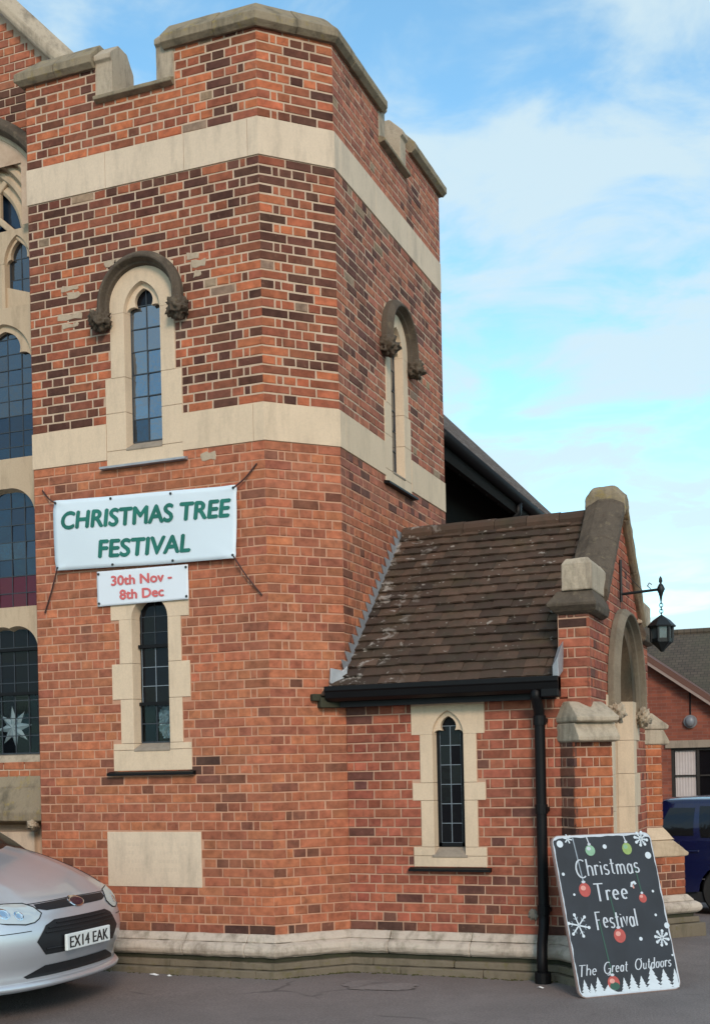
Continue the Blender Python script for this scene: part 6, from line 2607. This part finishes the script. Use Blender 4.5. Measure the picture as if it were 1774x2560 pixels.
def front_silver(root, patch, npt, Wd):
    # lower grille, intake, bonnet slot
    g = patch([(-0.30, 0.655), (0.30, 0.655), (0.385, 0.625), (0.475, 0.525), (0.40, 0.432), (-0.40, 0.432), (-0.475, 0.525), (-0.385, 0.625)], 0.004, 'grille', M['trim'])
    for z, h in ((0.632, 0.29), (0.606, 0.37), (0.580, 0.40), (0.470, 0.40)):
        mb = MB()
        n = 24
        mb.tube([npt(-h + 2 * h * k / n, z, 0.008) for k in range(n + 1)], 0.006, 6)
        mb.build('grille_bar', M['trim'], g)
    patch([(-0.36, 0.355), (0.36, 0.355), (0.52, 0.300), (0.50, 0.285), (-0.50, 0.285), (-0.52, 0.300)], 0.004, 'lower_intake', M['trim'])
    patch([(-0.40, 0.735), (-0.33, 0.718), (0.33, 0.718), (0.40, 0.735), (0.40, 0.762), (0.0, 0.772), (-0.40, 0.762)], 0.004, 'bonnet_slot', M['trim'])
    # badge: an oval with a bright rim
    bd = empty('badge', Wd(-0.02, 0, 0.74), root)
    for (ry, rz, off, nm, mt) in ((0.082, 0.036, 0.010, 'badge_rim', M['chrome']), (0.068, 0.026, 0.016, 'badge_oval', plain('badge_reflection_plum', (0.060, 0.022, 0.035), 0.25, 0.2))):  # plum fill paints a dark reddish reflection into the oval
        mb = MB()
        rr_ = [[npt(ry * k * math.cos(t), 0.747 + rz * k * math.sin(t), o) for t in [2 * math.pi * i / 28 for i in range(28)]] for k, o in ((1.0, 0.0), (1.0, off), (0.85, off + 0.004))]
        mb.loft(rr_, True, True)
        mb.build(nm, mt, bd, smooth=False)
    # number plate
    pl = empty('number_plate', Wd(0.02, 0, 0.43), root)
    mb = MB()
    mb.box(*(Wd(0.004, 0, 0)[0], Wd(0.026, 0, 0)[0]), -1.55 - 0.26, -1.55 + 0.26, Wd(0, 0, 0.438)[2], Wd(0, 0, 0.549)[2])
    mb.build('plate', M['plate'], pl, bevel=0.006)
    vs, fs = fit_text('EX14 EAK', 0.455, 0.076, 0.0, 0.0, 1.05)
    mb = MB()
    for q, ex in enumerate((0, 0.004, -0.004)):
        mb.add([Wd(0.0275 + 0.0003 * q, x + ex, 0.493 + y) for x, y in vs], fs)
    mb.build('plate_lettering', M['ink'], pl, fix=False)
    # headlamps wrapping round the corners
    for s in (-1, 1):
        h = patch([(s * 0.385, 0.705), (s * 0.42, 0.675), (s * 0.465, 0.655), (s * 0.53, 0.648), (s * 0.64, 0.662), (s * 0.78, 0.69), (s * 0.855, 0.73), (s * 0.8599, 0.783), (s * 0.62, 0.784), (s * 0.47, 0.775), (s * 0.42, 0.748)], 0.004, 'headlamp', M['lens'])
        for yy_, zz_, r in ((0.555, 0.705, 0.030), (0.64, 0.725, 0.036)):
            mb = MB()
            mb.loft([[npt(s * yy_ + k * r * math.cos(t), zz_ + k * r * math.sin(t), o) for t in [2 * math.pi * i / 18 for i in range(18)]] for k, o in ((1.0, 0.002), (1.0, 0.007), (0.75, 0.009), (0.6, 0.006))], True, True)
            mb.build('lamp_bowl', M['chrome'], h, smooth=False)
        mb = MB()
        edge_ = [(s * 0.385, 0.705), (s * 0.42, 0.673), (s * 0.465, 0.652), (s * 0.53, 0.645), (s * 0.64, 0.659), (s * 0.78, 0.687), (s * 0.855, 0.73)]
        mb.tube([npt(y, z, 0.005) for y, z in edge_], 0.004, 5)
        mb.tube([npt(y, z, 0.005) for y, z in ((s * 0.385, 0.705), (s * 0.42, 0.750), (s * 0.47, 0.777), (s * 0.62, 0.7849))], 0.004, 5)
        mb.build('lamp_seal', M['trim'], h)
        mb = MB()
        mb.tube([npt(s * (0.50 + 0.34 * k / 12), 0.600 - 0.01 * k / 12, 0.001) for k in range(13)], 0.003, 5)
        mb.build('bumper_seam', M['trim'], root)
        mb = MB()
        mb.loft([[npt(s * (0.36 + 0.035 * k), 0.56 + zz2, 0.012) for zz2 in (-0.035, 0.035)] for k in range(2)], False, False)
    # bonnet shut line and splitter
    mb = MB()
    n = 30
    mb.tube([npt(-0.44 + 0.88 * k / n, 0.774 - 0.008 * abs(2 * k / n - 1), 0.0) for k in range(n + 1)], 0.004, 5)
    mb.build('bonnet_seam', M['trim'], root)
    mb = MB()
    n = 40
    lip = []
    for k in range(n + 1):
        y = -0.855 + 1.71 * k / n
        base = npt(y, 0.24, 0)
        lip.append([(base[0] + o, base[1], base[2] + dz) for o, dz in ((-0.06, 0.02), (0.005, 0.022), (0.028, 0.0), (0.02, -0.022), (-0.06, -0.03))])
    mb.loft(lip)
    mb.build('front_splitter', M['silver'], root, smooth=True)


M['silver'] = paint('silver_paint', (0.56, 0.585, 0.635), 0.5, 0.30)
M['blue'] = paint('blue_paint', (0.0035, 0.006, 0.045), 0.1, 0.22)
SILVER = dict(len=4.07, half=0.86, height=1.57, roofhalf=0.60, paint=M['silver'],
              fascia=[(0.20, -0.09), (0.24, -0.05), (0.30, -0.065), (0.36, -0.055), (0.42, -0.012), (0.52, 0.0), (0.60, -0.012), (0.66, -0.03), (0.71, -0.055), (0.75, -0.085), (0.785, -0.13)],
              bonnet=[(-0.17, 0.808, 0.49, 0.015), (-0.26, 0.857, 0.46, 0.03), (-0.42, 0.930, 0.42, 0.05), (-0.60, 0.995, 0.38, 0.065), (-0.78, 1.048, 0.33, 0.075), (-0.95, 1.086, 0.28, 0.08), (-1.02, 1.098, 0.25, 0.08)],
              screen=(-0.80, -1.78), rear=(-4.0, -3.72), front_axle=-0.80, rear_axle=-3.30, handles=(-2.25, -3.05), doors=(-1.40, -2.40, -3.15), front=front_silver)
car('parked_car', 'silver hatchback with plate EX14 EAK parked nose out by the tower', -0.70, -1.55, -0.315, SILVER)


def front_blue(root, patch, npt, Wd):
    patch([(-0.40, 0.60), (0.40, 0.60), (0.46, 0.50), (0.38, 0.42), (-0.38, 0.42), (-0.46, 0.50)], 0.004, 'grille', M['trim'])
    for s in (-1, 1):
        patch([(s * 0.50, 0.62), (s * 0.62, 0.60), (s * 0.84, 0.66), (s * 0.82, 0.74), (s * 0.60, 0.69)], 0.004, 'headlamp', M['lens'])
    for s in (-1, 1):
        mb = MB()
        mb.box(Wd(-4.13, 0, 0)[0], Wd(-3.93, 0, 0)[0], 7.45 + s * 0.865 - 0.03, 7.45 + s * 0.865 + 0.004, Wd(0, 0, 0.62)[2], Wd(0, 0, 0.86)[2])
        mb.build('tail_lamp', plain('tail_red', (0.35, 0.02, 0.02), 0.2), root, bevel=0.01)


BLUE = dict(len=4.15, half=0.86, height=1.405, roofhalf=0.63, paint=M['blue'], sillpaint=True,
            fascia=[(0.20, -0.07), (0.30, -0.02), (0.45, 0.0), (0.60, -0.02), (0.70, -0.07), (0.74, -0.12)],
            bonnet=[(-0.20, 0.78, 0.42, 0.02), (-0.45, 0.85, 0.40, 0.06), (-0.80, 0.93, 0.33, 0.07), (-1.05, 0.97, 0.28, 0.05)],
            screen=(-1.0, -1.85), rear=(-4.13, -3.86), front_axle=-0.80, rear_axle=-2.98, handles=(-2.25, -3.42), doors=(-1.35, -2.40, -3.55), front=front_blue)
car('parked_car', 'dark blue car parked behind the porch, partly hidden', 5.88, 7.45, -0.60, BLUE)

# ------------------------------------------------------------------ moss and dirt gathered at the foot of the walls
M['moss'] = stone_mat('moss', (0.060, 0.058, 0.022), (0.03, 0.03, 0.014), 0.6, 0.4, (0.10, 0.095, 0.03), 0.8)
mb = MB()
base_line = [(-TW, -0.14), (0.06, -0.14), (0.52, C45 - 0.14), (2.2, C45 - 0.14)]
for k in range(260):
    q = rnd.random() ** 0.8 * 3
    i0 = min(int(q), 2)
    f = q - i0
    x = base_line[i0][0] + (base_line[i0 + 1][0] - base_line[i0][0]) * f
    y = base_line[i0][1] + (base_line[i0 + 1][1] - base_line[i0][1]) * f - abs(rnd.gauss(0, 0.018))
    z = gh(x, y)
    r_ = rnd.uniform(0.006, 0.020)
    n = 6
    mb.add([(x + r_ * math.cos(2 * math.pi * a / n) * rnd.uniform(0.8, 1.7), y + r_ * 0.7 * math.sin(2 * math.pi * a / n), z - 0.003) for a in range(n)] + [(x, y, z + r_ * rnd.uniform(0.25, 0.6))], [(a, (a + 1) % n, n) for a in range(n)])
tag(mb.build('moss', M['moss'], None), 'thin line of moss and grit along the foot of the walls', 'moss', kind='stuff')

# ------------------------------------------------------------------ small litter along the foot of the wall
for k, (x, y, s, a) in enumerate(((-0.98, -0.20, 0.035, 0.4), (-0.83, -0.22, 0.022, 1.2), (2.10, 0.02, 0.022, 0.2))):
    mb = MB()
    pts = [(math.cos(t) * s * (1 + 0.4 * math.cos(2 * t + a)), math.sin(t) * s * 0.7) for t in [2 * math.pi * i / 9 for i in range(9)]]
    z = gh(x, y)
    mb.add([(x + px2, y + py2, z + 0.006 + 0.010 * noise.noise(Vector((px2 * 40, py2 * 40, k)))) for px2, py2 in pts] + [(x, y, z + 0.016)], [(i, (i + 1) % 9, 9) for i in range(9)])
    o = mb.build('paper_scrap', M['white'], None)
    tag(o, ('larger pale scrap of litter on the tarmac by the plinth', 'tiny pale scrap of litter beside the larger scrap by the plinth', 'pale scrap of litter at the foot of the downpipe')[k], 'litter', 'scraps of litter along the wall')
